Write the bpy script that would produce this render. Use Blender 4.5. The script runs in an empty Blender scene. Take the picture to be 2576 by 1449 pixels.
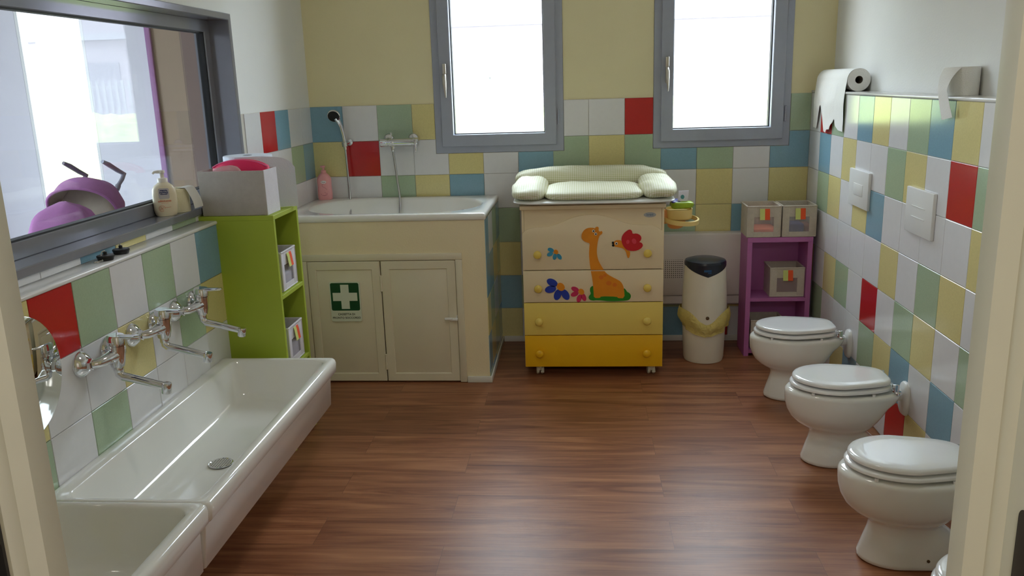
import bpy, bmesh, math, random
from mathutils import Vector, Matrix, noise
PI = math.pi
random.seed(7)
S = bpy.context.scene
COL = S.collection

# ------------------------------------------------------------------ camera
cam_d = bpy.data.cameras.new('camera')
cam = bpy.data.objects.new('camera', cam_d)
COL.objects.link(cam)
S.camera = cam
cam_d.sensor_fit = 'HORIZONTAL'
cam_d.sensor_width = 36.0
cam_d.lens = 36.0 * 2104.6 / 2576.0
cam_d.clip_start = 0.05
cam_d.clip_end = 200
rx, ry, rz = -0.2413, -0.0308, -0.0853
fw = Vector((math.sin(rz) * math.cos(rx), math.cos(rz) * math.cos(rx), math.sin(rx)))
rt = Vector((math.cos(rz), -math.sin(rz), 0))
up = rt.cross(fw)
r2 = math.cos(ry) * rt + math.sin(ry) * up
u2 = -math.sin(ry) * rt + math.cos(ry) * up
M = Matrix((r2, u2, -fw)).transposed().to_4x4()
M.translation = Vector((1.541, -4.7885, 1.5107))
cam.matrix_world = M

# ------------------------------------------------------------------ light
SKY = 16.0
w = bpy.data.worlds.new('overcast_sky')
S.world = w
w.use_nodes = True
bg = w.node_tree.nodes['Background']
bg.inputs[0].default_value = (0.80, 0.90, 1.0, 1)
bg.inputs[1].default_value = SKY


def area(name, loc, direction, sx, sy, power=0, color=(1, 1, 1), portal=False):
    d = bpy.data.lights.new(name, 'AREA')
    d.shape = 'RECTANGLE'
    d.size = sx
    d.size_y = sy
    d.energy = power
    d.color = color
    o = bpy.data.objects.new(name, d)
    o.location = loc
    o.rotation_euler = Vector(direction).to_track_quat('-Z', 'Y').to_euler()
    COL.objects.link(o)
    if portal:
        d.cycles.is_portal = True
    return o


area('window_portal', (1.087, 0.10, 1.78), (0, -1, 0), 0.56, 1.16, portal=True)
area('window_portal', (2.318, 0.10, 1.78), (0, -1, 0), 0.56, 1.16, portal=True)
area('window_portal', (-2.9, 2.31, 1.25), (0, -1, 0), 0.62, 2.5, portal=True)
area('window_portal', (-4.52, -1.2, 1.5), (1, 0, 0), 3.0, 1.8, portal=True)
area('ceiling_lamp_light', (1.45, -2.6, 2.62), (0, 0, -1), 0.25, 0.25, 4, (1, 0.97, 0.92))
area('hall_lamp_light', (1.45, -5.7, 2.62), (0, 0, -1), 0.3, 0.3, 20, (1, 0.99, 0.95))

V = S.view_settings
S.display_settings.display_device = 'sRGB'
V.view_transform = 'Standard'
V.look = 'None'
V.exposure = 0.2
V.gamma = 1.0
V.use_curve_mapping = False
S.cycles.max_bounces = 10
S.cycles.diffuse_bounces = 6
S.cycles.glossy_bounces = 5
S.cycles.transparent_max_bounces = 12
S.cycles.caustics_reflective = False
S.cycles.caustics_refractive = False
S.cycles.sample_clamp_indirect = 6.0

# ------------------------------------------------------------------ materials
def lin(c):
    return tuple(((x / 255) / 12.92 if x / 255 <= 0.04045 else ((x / 255 + 0.055) / 1.055) ** 2.4) for x in c) + (1,)


MATS = {}


def mat(name, rgb, rough=0.5, metal=0.0, bump=0.0, bscale=60.0, vary=0.0, vscale=8.0, coat=0.0, spec=0.5, trans=0.0, alpha=1.0, sheen=0.0, emit=0.0):
    m = bpy.data.materials.new(name)
    m.use_nodes = True
    nt = m.node_tree
    b = nt.nodes['Principled BSDF']
    b.inputs['Base Color'].default_value = lin(rgb)
    b.inputs['Roughness'].default_value = rough
    b.inputs['Metallic'].default_value = metal
    b.inputs['Specular IOR Level'].default_value = spec
    b.inputs['Coat Weight'].default_value = coat
    b.inputs['Coat Roughness'].default_value = 0.05
    b.inputs['Transmission Weight'].default_value = trans
    b.inputs['Alpha'].default_value = alpha
    b.inputs['Sheen Weight'].default_value = sheen
    if emit:
        b.inputs['Emission Color'].default_value = lin(rgb)
        b.inputs['Emission Strength'].default_value = emit
    tc = nt.nodes.new('ShaderNodeTexCoord')
    if bump:
        n = nt.nodes.new('ShaderNodeTexNoise')
        n.inputs['Scale'].default_value = bscale
        n.inputs['Detail'].default_value = 3
        nt.links.new(tc.outputs['Object'], n.inputs['Vector'])
        bp = nt.nodes.new('ShaderNodeBump')
        bp.inputs['Strength'].default_value = bump
        bp.inputs['Distance'].default_value = 0.004
        nt.links.new(n.outputs['Fac'], bp.inputs['Height'])
        nt.links.new(bp.outputs[0], b.inputs['Normal'])
    if vary:
        n = nt.nodes.new('ShaderNodeTexNoise')
        n.inputs['Scale'].default_value = vscale
        n.inputs['Detail'].default_value = 4
        nt.links.new(tc.outputs['Object'], n.inputs['Vector'])
        h = nt.nodes.new('ShaderNodeHueSaturation')
        h.inputs['Color'].default_value = lin(rgb)
        mr = nt.nodes.new('ShaderNodeMapRange')
        mr.inputs['From Min'].default_value = 0.3
        mr.inputs['From Max'].default_value = 0.7
        mr.inputs['To Min'].default_value = 1 - vary
        mr.inputs['To Max'].default_value = 1 + vary
        nt.links.new(n.outputs['Fac'], mr.inputs[0])
        nt.links.new(mr.outputs[0], h.inputs['Value'])
        nt.links.new(h.outputs[0], b.inputs['Base Color'])
    MATS[name] = m
    return m


def N(nt, t, **k):
    n = nt.nodes.new(t)
    for a, v in k.items():
        setattr(n, a, v)
    return n


def math_(nt, op, a, b=None):
    n = N(nt, 'ShaderNodeMath', operation=op)
    for i, x in enumerate((a, b)):
        if x is None:
            continue
        if isinstance(x, (int, float)):
            n.inputs[i].default_value = x
        else:
            nt.links.new(x, n.inputs[i])
    return n.outputs[0]


mat('white_paint', (233, 233, 231), 0.75, bump=0.15, bscale=120, vary=0.015, vscale=3)
mat('yellow_paint', (236, 226, 184), 0.75, bump=0.15, bscale=120, vary=0.02, vscale=3)
mat('cream_plaster', (234, 220, 184), 0.8, bump=0.2, bscale=150, vary=0.02, vscale=4)
mat('ceiling_paint', (238, 238, 236), 0.85, bump=0.1)
mat('grout', (205, 200, 190), 0.85, bump=0.2, bscale=300)
mat('tile_white', (226, 225, 227), 0.16, spec=0.5, bump=0.02, bscale=25, vary=0.012, vscale=40)
mat('tile_yellow', (221, 208, 146), 0.16, bump=0.02, bscale=25, vary=0.04, vscale=160)
mat('tile_green', (170, 190, 160), 0.16, bump=0.02, bscale=25, vary=0.04, vscale=160)
mat('tile_blue', (130, 169, 188), 0.16, bump=0.02, bscale=25, vary=0.04, vscale=160)
mat('tile_red', (190, 40, 42), 0.16, bump=0.02, bscale=25, vary=0.03, vscale=160)
TM = ['grout', 'tile_white', 'tile_yellow', 'tile_green', 'tile_blue', 'tile_red']
mat('trim_white', (232, 231, 228), 0.15, vary=0.01)
mat('baseboard_white', (222, 219, 210), 0.35, vary=0.02)
mat('window_grey', (164, 169, 184), 0.32, metal=0.0, vary=0.02, vscale=30)
mat('window_grey_gloss', (142, 144, 154), 0.16, metal=0.25, vary=0.02, vscale=20)
mat('gasket_black', (20, 20, 22), 0.6, vary=0.05)
mat('satin_nickel', (200, 196, 188), 0.28, metal=0.9, vary=0.02)
mat('chrome', (225, 226, 230), 0.06, metal=1.0, vary=0.01)
mat('chrome_ribbed', (190, 190, 192), 0.22, metal=1.0, vary=0.02)
mat('mirror_silver', (225, 228, 226), 0.02, metal=1.0, vary=0.003)
mat('ceramic_white', (236, 235, 230), 0.09, coat=0.5, vary=0.01)
mat('ceramic_toilet', (235, 235, 231), 0.1, coat=0.4, vary=0.01)
mat('seat_white', (238, 239, 240), 0.12, coat=0.3, vary=0.005)
mat('plastic_white', (232, 232, 230), 0.35, vary=0.01)
mat('enamel_tub', (236, 234, 228), 0.12, coat=0.4, vary=0.01)
mat('door_cream', (222, 214, 190), 0.4, bump=0.05, bscale=80, vary=0.015)
mat('jamb_cream', (207, 205, 188), 0.38, bump=0.05, bscale=60, vary=0.02)
mat('lime_board', (166, 184, 56), 0.5, bump=0.04, bscale=200, vary=0.02, vscale=12)
mat('purple_board', (184, 108, 170), 0.5, bump=0.04, bscale=200, vary=0.02, vscale=12)
mat('grey_felt', (186, 180, 174), 0.9, bump=0.5, bscale=400, vary=0.04, vscale=40)
mat('white_canvas', (222, 218, 224), 0.85, bump=0.5, bscale=300, vary=0.03, vscale=30)
mat('beige_canvas', (205, 194, 180), 0.9, bump=0.6, bscale=350, vary=0.05, vscale=50)
mat('inner_canvas', (150, 140, 128), 0.9, bump=0.5, bscale=300, vary=0.05, vscale=30)
mat('clear_window', (205, 200, 205), 0.2, alpha=0.22, vary=0.02)
mat('tag_lime', (212, 218, 130), 0.8, bump=0.2, bscale=400, vary=0.03)
mat('tag_orange', (240, 92, 48), 0.8, bump=0.2, bscale=400, vary=0.03)
mat('orange_stuff', (232, 120, 78), 0.7, vary=0.08, vscale=20)
mat('brown_stuff', (128, 62, 40), 0.8, vary=0.08, vscale=20)
mat('blue_stuff', (52, 60, 120), 0.6, vary=0.1, vscale=30)
mat('pale_stuff', (190, 188, 205), 0.7, vary=0.1, vscale=30)
mat('dark_stuff', (84, 78, 76), 0.9, vary=0.1, vscale=30)
mat('hot_pink', (232, 28, 92), 0.55, bump=0.25, bscale=250, vary=0.03)
mat('hot_pink_trim', (245, 110, 160), 0.5, vary=0.03)
mat('clear_film', (235, 225, 222), 0.12, alpha=0.35, bump=0.8, bscale=30)
mat('paper_white', (238, 237, 233), 0.9, bump=0.3, bscale=220, vary=0.012)
mat('paper_cool', (225, 230, 242), 0.9, bump=0.25, bscale=200, vary=0.01)
mat('paper_cream', (232, 226, 196), 0.9, bump=0.3, bscale=220, vary=0.02)
mat('card_core', (120, 112, 102), 0.9, vary=0.05)
mat('soap_cream', (238, 226, 196), 0.3, vary=0.02, vscale=10)
mat('soap_pump', (238, 232, 218), 0.3, vary=0.01)
mat('label_navy', (44, 52, 100), 0.4, vary=0.05)
mat('label_silver', (200, 196, 196), 0.35, vary=0.03)
mat('label_orange', (222, 120, 82), 0.5, vary=0.02)
mat('soap_pink', (240, 168, 170), 0.35, vary=0.01)
mat('label_rose', (176, 88, 98), 0.5, vary=0.03)
mat('label_white', (238, 236, 235), 0.5, vary=0.01)
mat('rubber_black', (18, 18, 20), 0.45, vary=0.05)
mat('cabinet_cream', (236, 218, 182), 0.38, bump=0.03, vary=0.01)
mat('cabinet_pale_yellow', (240, 214, 110), 0.36, vary=0.01)
mat('cabinet_yellow', (240, 186, 26), 0.36, vary=0.01)
mat('knob_yellow', (236, 206, 96), 0.35, vary=0.01)
mat('giraffe_orange', (230, 142, 20), 0.45, vary=0.06, vscale=14)
mat('giraffe_spot', (226, 120, 26), 0.45, vary=0.04)
mat('grass_green', (28, 136, 26), 0.45, vary=0.08, vscale=20)
mat('wing_red', (204, 22, 36), 0.45, vary=0.05)
mat('wing_spot', (226, 62, 82), 0.45, vary=0.04)
mat('petal_blue', (28, 60, 170), 0.45, vary=0.1, vscale=30)
mat('petal_teal', (52, 150, 186), 0.45, vary=0.08, vscale=30)
mat('petal_pink', (206, 44, 92), 0.45, vary=0.08, vscale=30)
mat('eye_white', (240, 238, 230), 0.4, vary=0.01)
mat('print_black', (22, 20, 20), 0.5, vary=0.02)
mat('caster_ivory', (206, 200, 180), 0.4, vary=0.03)
mat('badge_grey', (176, 180, 184), 0.3, metal=0.3, vary=0.02)
mat('badge_blue', (120, 140, 160), 0.4, vary=0.02)
mat('bucket_yellow', (240, 212, 138), 0.4, vary=0.02)
mat('bucket_orange', (240, 168, 96), 0.4, vary=0.02)
mat('wipes_green', (160, 190, 40), 0.35, bump=0.5, bscale=40, vary=0.1, vscale=40)
mat('wipes_white', (228, 222, 236), 0.4, bump=0.5, bscale=40, vary=0.03)
mat('wipes_blue', (66, 66, 140), 0.35, vary=0.1, vscale=40)
mat('print_teal', (90, 160, 170), 0.5, vary=0.04)
mat('bin_white', (232, 226, 210), 0.32, vary=0.01)
mat('bin_lid', (28, 34, 48), 0.25, vary=0.05)
mat('bin_label_blue', (30, 90, 150), 0.4, vary=0.05)
mat('button_brown', (96, 78, 56), 0.35, metal=0.5, vary=0.05)
mat('radiator_white', (222, 214, 212), 0.4, vary=0.01)
mat('sign_white', (216, 222, 206), 0.4, vary=0.01)
mat('sign_green', (10, 72, 42), 0.4, vary=0.03)
mat('steel_dark', (70, 68, 68), 0.35, metal=0.8, vary=0.08, vscale=60)
mat('hole_black', (8, 8, 8), 0.8, vary=0.02)
mat('steel_strainer', (205, 205, 200), 0.25, metal=0.8, vary=0.02)
mat('stroller_purple', (154, 96, 148), 0.85, bump=0.4, bscale=200, vary=0.05, vscale=20)
mat('stroller_lining', (176, 162, 146), 0.9, bump=0.3, bscale=200, vary=0.05, vscale=20)
mat('stroller_frame', (150, 150, 164), 0.35, metal=0.6, vary=0.04)
mat('stroller_grip', (110, 96, 112), 0.4, vary=0.05)
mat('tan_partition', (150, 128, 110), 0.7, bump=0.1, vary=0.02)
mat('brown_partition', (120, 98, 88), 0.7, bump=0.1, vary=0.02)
mat('violet_trim', (150, 96, 150), 0.5, vary=0.02)
mat('adjacent_white', (228, 226, 234), 0.75, bump=0.1, vary=0.01)
mat('adjacent_floor', (176, 170, 172), 0.5, vary=0.04)
mat('paving', (176, 172, 164), 0.9, bump=0.3, vary=0.06)
mat('hedge_leaf', (168, 178, 112), 0.8, bump=1.0, bscale=20, vary=0.3, vscale=9)
mat('house_wall', (154, 146, 152), 0.85, vary=0.03)
mat('house_dark', (120, 118, 128), 0.7, vary=0.05)
mat('fence_grey', (150, 150, 156), 0.6, vary=0.05)
mat('lamp_glow', (255, 240, 215), 0.5, emit=3.0)


def glass_material():
    m = bpy.data.materials.new('window_glass')
    m.use_nodes = True
    nt = m.node_tree
    nt.nodes.clear()
    o = N(nt, 'ShaderNodeOutputMaterial')
    mx = N(nt, 'ShaderNodeMixShader')
    t = N(nt, 'ShaderNodeBsdfTransparent')
    t.inputs[0].default_value = (0.93, 0.95, 0.95, 1)
    g = N(nt, 'ShaderNodeBsdfGlossy')
    g.inputs['Roughness'].default_value = 0.0
    ge = N(nt, 'ShaderNodeNewGeometry')
    dt = N(nt, 'ShaderNodeVectorMath', operation='DOT_PRODUCT')
    nt.links.new(ge.outputs['Normal'], dt.inputs[0])
    nt.links.new(ge.outputs['Incoming'], dt.inputs[1])
    q = math_(nt, 'SUBTRACT', 1.0, math_(nt, 'ABSOLUTE', dt.outputs['Value']))
    k = math_(nt, 'ADD', 0.04, math_(nt, 'MULTIPLY', math_(nt, 'POWER', q, 5.0), 0.96))
    nt.links.new(k, mx.inputs[0])
    nt.links.new(t.outputs[0], mx.inputs[1])
    nt.links.new(g.outputs[0], mx.inputs[2])
    nt.links.new(mx.outputs[0], o.inputs[0])
    MATS['glass'] = m


glass_material()


def wood_material():
    m = mat('wood_floor', (140, 96, 72), 0.36)
    nt = m.node_tree
    b = nt.nodes['Principled BSDF']
    tc = N(nt, 'ShaderNodeTexCoord')
    br = N(nt, 'ShaderNodeTexBrick')
    br.offset = 0.37
    br.offset_frequency = 2
    br.inputs['Scale'].default_value = 1.0
    br.inputs['Mortar Size'].default_value = 0.0007
    br.inputs['Mortar Smooth'].default_value = 0.3
    br.inputs['Bias'].default_value = 0.0
    br.inputs['Brick Width'].default_value = 1.22
    br.inputs['Row Height'].default_value = 0.18
    br.inputs['Color1'].default_value = (0, 0, 0, 1)
    br.inputs['Color2'].default_value = (1, 1, 1, 1)
    br.inputs['Mortar'].default_value = (0.5, 0.5, 0.5, 1)
    mp0 = N(nt, 'ShaderNodeMapping')
    mp0.inputs['Location'].default_value = (0.15, 0.13, 0)
    nt.links.new(tc.outputs['Object'], mp0.inputs[0])
    nt.links.new(mp0.outputs[0], br.inputs['Vector'])
    # shift the grain on each plank
    sh = N(nt, 'ShaderNodeVectorMath', operation='MULTIPLY_ADD')
    nt.links.new(br.outputs['Color'], sh.inputs[0])
    sh.inputs[1].default_value = (13, 7, 3)
    nt.links.new(mp0.outputs[0], sh.inputs[2])
    mp = N(nt, 'ShaderNodeMapping')
    mp.inputs['Scale'].default_value = (0.8, 9, 1)
    nt.links.new(sh.outputs[0], mp.inputs[0])
    n1 = N(nt, 'ShaderNodeTexNoise')
    n1.inputs['Scale'].default_value = 1.6
    n1.inputs['Detail'].default_value = 7
    n1.inputs['Roughness'].default_value = 0.6
    n1.inputs['Distortion'].default_value = 1.3
    nt.links.new(mp.outputs[0], n1.inputs['Vector'])
    mp2 = N(nt, 'ShaderNodeMapping')
    mp2.inputs['Scale'].default_value = (6, 240, 1)
    nt.links.new(sh.outputs[0], mp2.inputs[0])
    n2 = N(nt, 'ShaderNodeTexNoise')
    n2.inputs['Scale'].default_value = 1.0
    n2.inputs['Detail'].default_value = 3
    nt.links.new(mp2.outputs[0], n2.inputs['Vector'])
    cr = N(nt, 'ShaderNodeValToRGB')
    e = cr.color_ramp.elements
    e[0].position = 0.28
    e[0].color = lin((98, 56, 36))
    e[1].position = 0.72
    e[1].color = lin((180, 128, 90))
    a = e.new(0.42)
    a.color = lin((130, 80, 54))
    a = e.new(0.55)
    a.color = lin((155, 102, 70))
    mixf = math_(nt, 'ADD', math_(nt, 'MULTIPLY', n1.outputs['Fac'], 0.82), math_(nt, 'MULTIPLY', n2.outputs['Fac'], 0.18))
    nt.links.new(mixf, cr.inputs[0])
    hs = N(nt, 'ShaderNodeHueSaturation')
    nt.links.new(cr.outputs[0], hs.inputs['Color'])
    sep = N(nt, 'ShaderNodeSeparateColor')
    nt.links.new(br.outputs['Color'], sep.inputs[0])
    mr = N(nt, 'ShaderNodeMapRange')
    mr.inputs['To Min'].default_value = 0.88
    mr.inputs['To Max'].default_value = 1.06
    nt.links.new(sep.outputs[0], mr.inputs[0])
    nt.links.new(mr.outputs[0], hs.inputs['Value'])
    mm = N(nt, 'ShaderNodeMix', data_type='RGBA')
    nt.links.new(br.outputs['Fac'], mm.inputs[0])
    nt.links.new(hs.outputs[0], mm.inputs[6])
    mm.inputs[7].default_value = lin((98, 62, 44))
    nt.links.new(mm.outputs[2], b.inputs['Base Color'])
    bp = N(nt, 'ShaderNodeBump')
    bp.inputs['Strength'].default_value = 0.12
    bp.inputs['Distance'].default_value = 0.003
    nt.links.new(n2.outputs['Fac'], bp.inputs['Height'])
    nt.links.new(bp.outputs[0], b.inputs['Normal'])
    b.inputs['Specular IOR Level'].default_value = 0.36


wood_material()


def gingham_material():
    m = mat('gingham', (236, 232, 214), 0.62, bump=0.25, bscale=26)
    nt = m.node_tree
    b = nt.nodes['Principled BSDF']
    tc = N(nt, 'ShaderNodeTexCoord')
    sp = N(nt, 'ShaderNodeSeparateXYZ')
    nt.links.new(tc.outputs['Object'], sp.inputs[0])
    P = 0.0115
    u = math_(nt, 'GREATER_THAN', math_(nt, 'FRACT', math_(nt, 'DIVIDE', math_(nt, 'ADD', sp.outputs[0], 10.0), P)), 0.5)
    yz = math_(nt, 'ADD', sp.outputs[1], sp.outputs[2])
    v = math_(nt, 'GREATER_THAN', math_(nt, 'FRACT', math_(nt, 'DIVIDE', math_(nt, 'ADD', yz, 10.0), P)), 0.5)
    s = math_(nt, 'MULTIPLY', math_(nt, 'ADD', u, v), 0.5)
    cr = N(nt, 'ShaderNodeValToRGB')
    e = cr.color_ramp.elements
    e[0].position = 0.0
    e[0].color = lin((240, 237, 222))
    e[1].position = 1.0
    e[1].color = lin((205, 206, 160))
    nt.links.new(s, cr.inputs[0])
    nt.links.new(cr.outputs[0], b.inputs['Base Color'])


gingham_material()


def dots_material(name, rgb, pitch, rad, dot=(30, 28, 28), axes=(0, 2), rough=0.4, radial=False):
    m = mat(name, rgb, rough)
    nt = m.node_tree
    b = nt.nodes['Principled BSDF']
    tc = N(nt, 'ShaderNodeTexCoord')
    sp = N(nt, 'ShaderNodeSeparateXYZ')
    nt.links.new(tc.outputs['Object'], sp.inputs[0])
    d = []
    for a in axes:
        f = math_(nt, 'SUBTRACT', math_(nt, 'FRACT', math_(nt, 'DIVIDE', math_(nt, 'ADD', sp.outputs[a], 10.0), pitch)), 0.5)
        d.append(math_(nt, 'MULTIPLY', f, f))
    r = math_(nt, 'LESS_THAN', math_(nt, 'SQRT', math_(nt, 'ADD', d[0], d[1])), rad)
    mm = N(nt, 'ShaderNodeMix', data_type='RGBA')
    nt.links.new(r, mm.inputs[0])
    mm.inputs[6].default_value = lin(rgb)
    mm.inputs[7].default_value = lin(dot)
    nt.links.new(mm.outputs[2], b.inputs['Base Color'])
    return m


dots_material('perforated_white', (222, 214, 212), 0.0115, 0.24)
dots_material('strainer_dots', (196, 194, 186), 0.0085, 0.26, (38, 34, 30), (0, 1), 0.25)


def bag_material():
    m = bpy.data.materials.new('bag_film')
    m.use_nodes = True
    nt = m.node_tree
    b = nt.nodes['Principled BSDF']
    b.inputs['Base Color'].default_value = lin((226, 206, 112))
    b.inputs['Roughness'].default_value = 0.35
    b.inputs['Alpha'].default_value = 0.72
    tc = N(nt, 'ShaderNodeTexCoord')
    n = N(nt, 'ShaderNodeTexNoise')
    n.inputs['Scale'].default_value = 38
    n.inputs['Distortion'].default_value = 1.5
    nt.links.new(tc.outputs['Object'], n.inputs['Vector'])
    bp = N(nt, 'ShaderNodeBump')
    bp.inputs['Strength'].default_value = 0.9
    bp.inputs['Distance'].default_value = 0.01
    nt.links.new(n.outputs['Fac'], bp.inputs['Height'])
    nt.links.new(bp.outputs[0], b.inputs['Normal'])
    MATS['bag_film'] = m


bag_material()

# ------------------------------------------------------------------ geometry helpers
class Geo:
    def __init__(s):
        s.v = []
        s.f = []
        s.m = []

    def add(s, vs, fs, mi=0):
        o = len(s.v)
        s.v += [Vector(p) for p in vs]
        s.f += [tuple(i + o for i in f) for f in fs]
        s.m += [mi] * len(fs)
        return s

    def box(s, x0, x1, y0, y1, z0, z1, bev=0, seg=2, mi=0):
        if not bev:
            vs = [(x, y, z) for z in (z0, z1) for y in (y0, y1) for x in (x0, x1)]
            fs = [(0, 2, 3, 1), (4, 5, 7, 6), (0, 1, 5, 4), (2, 6, 7, 3), (0, 4, 6, 2), (1, 3, 7, 5)]
            return s.add(vs, fs, mi)
        bm = bmesh.new()
        bmesh.ops.create_cube(bm, size=1)
        for v in bm.verts:
            v.co = Vector(((x0 + x1) / 2 + v.co.x * (x1 - x0), (y0 + y1) / 2 + v.co.y * (y1 - y0), (z0 + z1) / 2 + v.co.z * (z1 - z0)))
        bmesh.ops.bevel(bm, geom=bm.edges[:], offset=min(bev, 0.49 * min(x1 - x0, y1 - y0, z1 - z0)), segments=seg, profile=0.5, affect='EDGES')
        return s.bm(bm, mi)

    def bm(s, bm, mi=0):
        bm.verts.index_update()
        s.add([v.co.copy() for v in bm.verts], [tuple(v.index for v in f.verts) for f in bm.faces], mi)
        bm.free()
        return s

    def loft(s, rings, cap0=True, cap1=True, mi=0, closed=True):
        n = len(rings[0])
        vs = [p for r in rings for p in r]
        fs = []
        for k in range(len(rings) - 1):
            for i in range(n if closed else n - 1):
                j = (i + 1) % n
                fs.append((k * n + i, k * n + j, (k + 1) * n + j, (k + 1) * n + i))
        if cap0:
            fs.append(tuple(range(n - 1, -1, -1)))
        if cap1:
            fs.append(tuple((len(rings) - 1) * n + i for i in range(n)))
        return s.add(vs, fs, mi)

    def lathe(s, prof, c, axis=(0, 0, 1), n=32, mi=0, cap=True):
        """prof: list of (radius, height along axis)"""
        a = Vector(axis).normalized()
        t = Vector((1, 0, 0)) if abs(a.x) < 0.9 else Vector((0, 1, 0))
        e1 = a.cross(t).normalized()
        e2 = a.cross(e1)
        c = Vector(c)
        rings = [[c + a * h + (e1 * math.cos(2 * PI * i / n) + e2 * math.sin(2 * PI * i / n)) * max(r, 1e-5) for i in range(n)] for r, h in prof]
        return s.loft(rings, cap, cap, mi)

    def tube(s, path, r, n=12, mi=0, cap=True):
        P = [Vector(p) for p in path]
        rr = r if isinstance(r, (list, tuple)) else [r] * len(P)
        rings = []
        e1 = None
        for i, p in enumerate(P):
            if i == 0:
                t = P[1] - P[0]
            elif i == len(P) - 1:
                t = P[-1] - P[-2]
            else:
                t = (P[i + 1] - p).normalized() + (p - P[i - 1]).normalized()
            t.normalize()
            if e1 is None:
                q = Vector((0, 0, 1)) if abs(t.z) < 0.9 else Vector((1, 0, 0))
                e1 = t.cross(q).normalized()
            else:
                e1 = (e1 - t * e1.dot(t)).normalized()
            e2 = t.cross(e1)
            rings.append([p + (e1 * math.cos(2 * PI * k / n) + e2 * math.sin(2 * PI * k / n)) * rr[i] for k in range(n)])
        return s.loft(rings, cap, cap, mi)

    def prism(s, pts, f0, f1, mi=0):
        """pts 2-D outline; f0,f1 map (u,v) to the two faces"""
        n = len(pts)
        vs = [f0(*p) for p in pts] + [f1(*p) for p in pts]
        fs = [tuple(range(n)), tuple(range(2 * n - 1, n - 1, -1))]
        for i in range(n):
            j = (i + 1) % n
            fs.append((i, i + n, j + n, j))
        return s.add(vs, fs, mi)

    def ball(s, c, r, sc=(1, 1, 1), mi=0, n=16):
        bm = bmesh.new()
        bmesh.ops.create_uvsphere(bm, u_segments=n, v_segments=max(6, n // 2), radius=r)
        for v in bm.verts:
            v.co = Vector((v.co.x * sc[0] + c[0], v.co.y * sc[1] + c[1], v.co.z * sc[2] + c[2]))
        return s.bm(bm, mi)


def obj(name, g, mats, parent=None, sharp=35, origin=None, recalc=True, sub=0):
    me = bpy.data.meshes.new(name)
    if isinstance(mats, str):
        mats = [mats]
    root = parent
    while root is not None and root.parent is not None:
        root = root.parent
    if root is not None:
        off = Vector(root.location)
    elif origin is not None:
        off = Vector(origin)
    else:
        xs = [v.x for v in g.v]
        ys = [v.y for v in g.v]
        off = Vector(((min(xs) + max(xs)) / 2, (min(ys) + max(ys)) / 2, min(v.z for v in g.v)))
    me.from_pydata([tuple(v - off) for v in g.v], [], g.f)
    for m in mats:
        me.materials.append(MATS[m])
    for p, mi in zip(me.polygons, g.m):
        p.material_index = mi
        p.use_smooth = True
    if recalc:
        bm = bmesh.new()
        bm.from_mesh(me)
        bmesh.ops.recalc_face_normals(bm, faces=bm.faces[:])
        bm.to_mesh(me)
        bm.free()
    me.set_sharp_from_angle(angle=math.radians(sharp))
    me.update()
    o = bpy.data.objects.new(name, me)
    COL.objects.link(o)
    if parent is not None:
        o.parent = parent
    else:
        o.location = off
    if sub:
        md = o.modifiers.new('sub', 'SUBSURF')
        md.levels = sub
        md.render_levels = sub
    return o


def tag(o, label=None, cat=None, group=None, kind=None):
    if label:
        o['label'] = label
    if cat:
        o['category'] = cat
    if group:
        o['group'] = group
    if kind:
        o['kind'] = kind
    return o


def thing(name, label, cat, loc, group=None):
    o = bpy.data.objects.new(name, None)
    o.location = loc
    o.empty_display_size = 0.05
    COL.objects.link(o)
    return tag(o, label, cat, group)


def struct(name, g, mats, parent=None, **k):
    o = obj(name, g, mats, parent, **k)
    if parent is None:
        tag(o, kind='structure')
    return o


def copy_tree(o, loc=None, label=None, parent=None, rotz=None):
    c = o.copy()
    COL.objects.link(c)
    if parent is not None:
        c.parent = parent
    if loc is not None:
        c.location = loc
    if rotz is not None:
        c.rotation_euler = (0, 0, rotz)
    if label:
        c['label'] = label
    for ch in list(o.children):
        copy_tree(ch, parent=c)
    return c


def text_geo(body, size, place, depth=0.0004, mi=0, align='CENTER', bold=0.0):
    """place(u,v,d) -> world point"""
    cu = bpy.data.curves.new('lettering', 'FONT')
    cu.body = body
    cu.size = size
    cu.align_x = align
    cu.offset = bold
    cu.resolution_u = 2
    cu.extrude = 0
    t = bpy.data.objects.new('lettering', cu)
    COL.objects.link(t)
    me = bpy.data.meshes.new_from_object(t)
    g = Geo()
    g.add([place(v.co.x, v.co.y, depth) for v in me.vertices], [tuple(p.vertices) for p in me.polygons], mi)
    bpy.data.objects.remove(t)
    bpy.data.curves.remove(cu)
    bpy.data.meshes.remove(me)
    return g


def merge(*gs):
    r = Geo()
    for g in gs:
        o = len(r.v)
        r.v += g.v
        r.f += [tuple(i + o for i in f) for f in g.f]
        r.m += g.m
    return r


def ellipse_pts(cx, cy, a, b, ang=0, n=28):
    return [(cx + a * math.cos(t) * math.cos(ang) - b * math.sin(t) * math.sin(ang), cy + a * math.cos(t) * math.sin(ang) + b * math.sin(t) * math.cos(ang)) for t in [2 * PI * i / n for i in range(n)]]


def sup(cx, cy, a, b, n, z, N_=64, ph=0.0):
    out = []
    for i in range(N_):
        t = 2 * PI * i / N_ + ph
        c, s_ = math.cos(t), math.sin(t)
        k = 1.0 / ((abs(c) ** n + abs(s_) ** n) ** (1.0 / n))
        out.append(Vector((cx + a * c * k, cy + b * s_ * k, z)))
    return out


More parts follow.
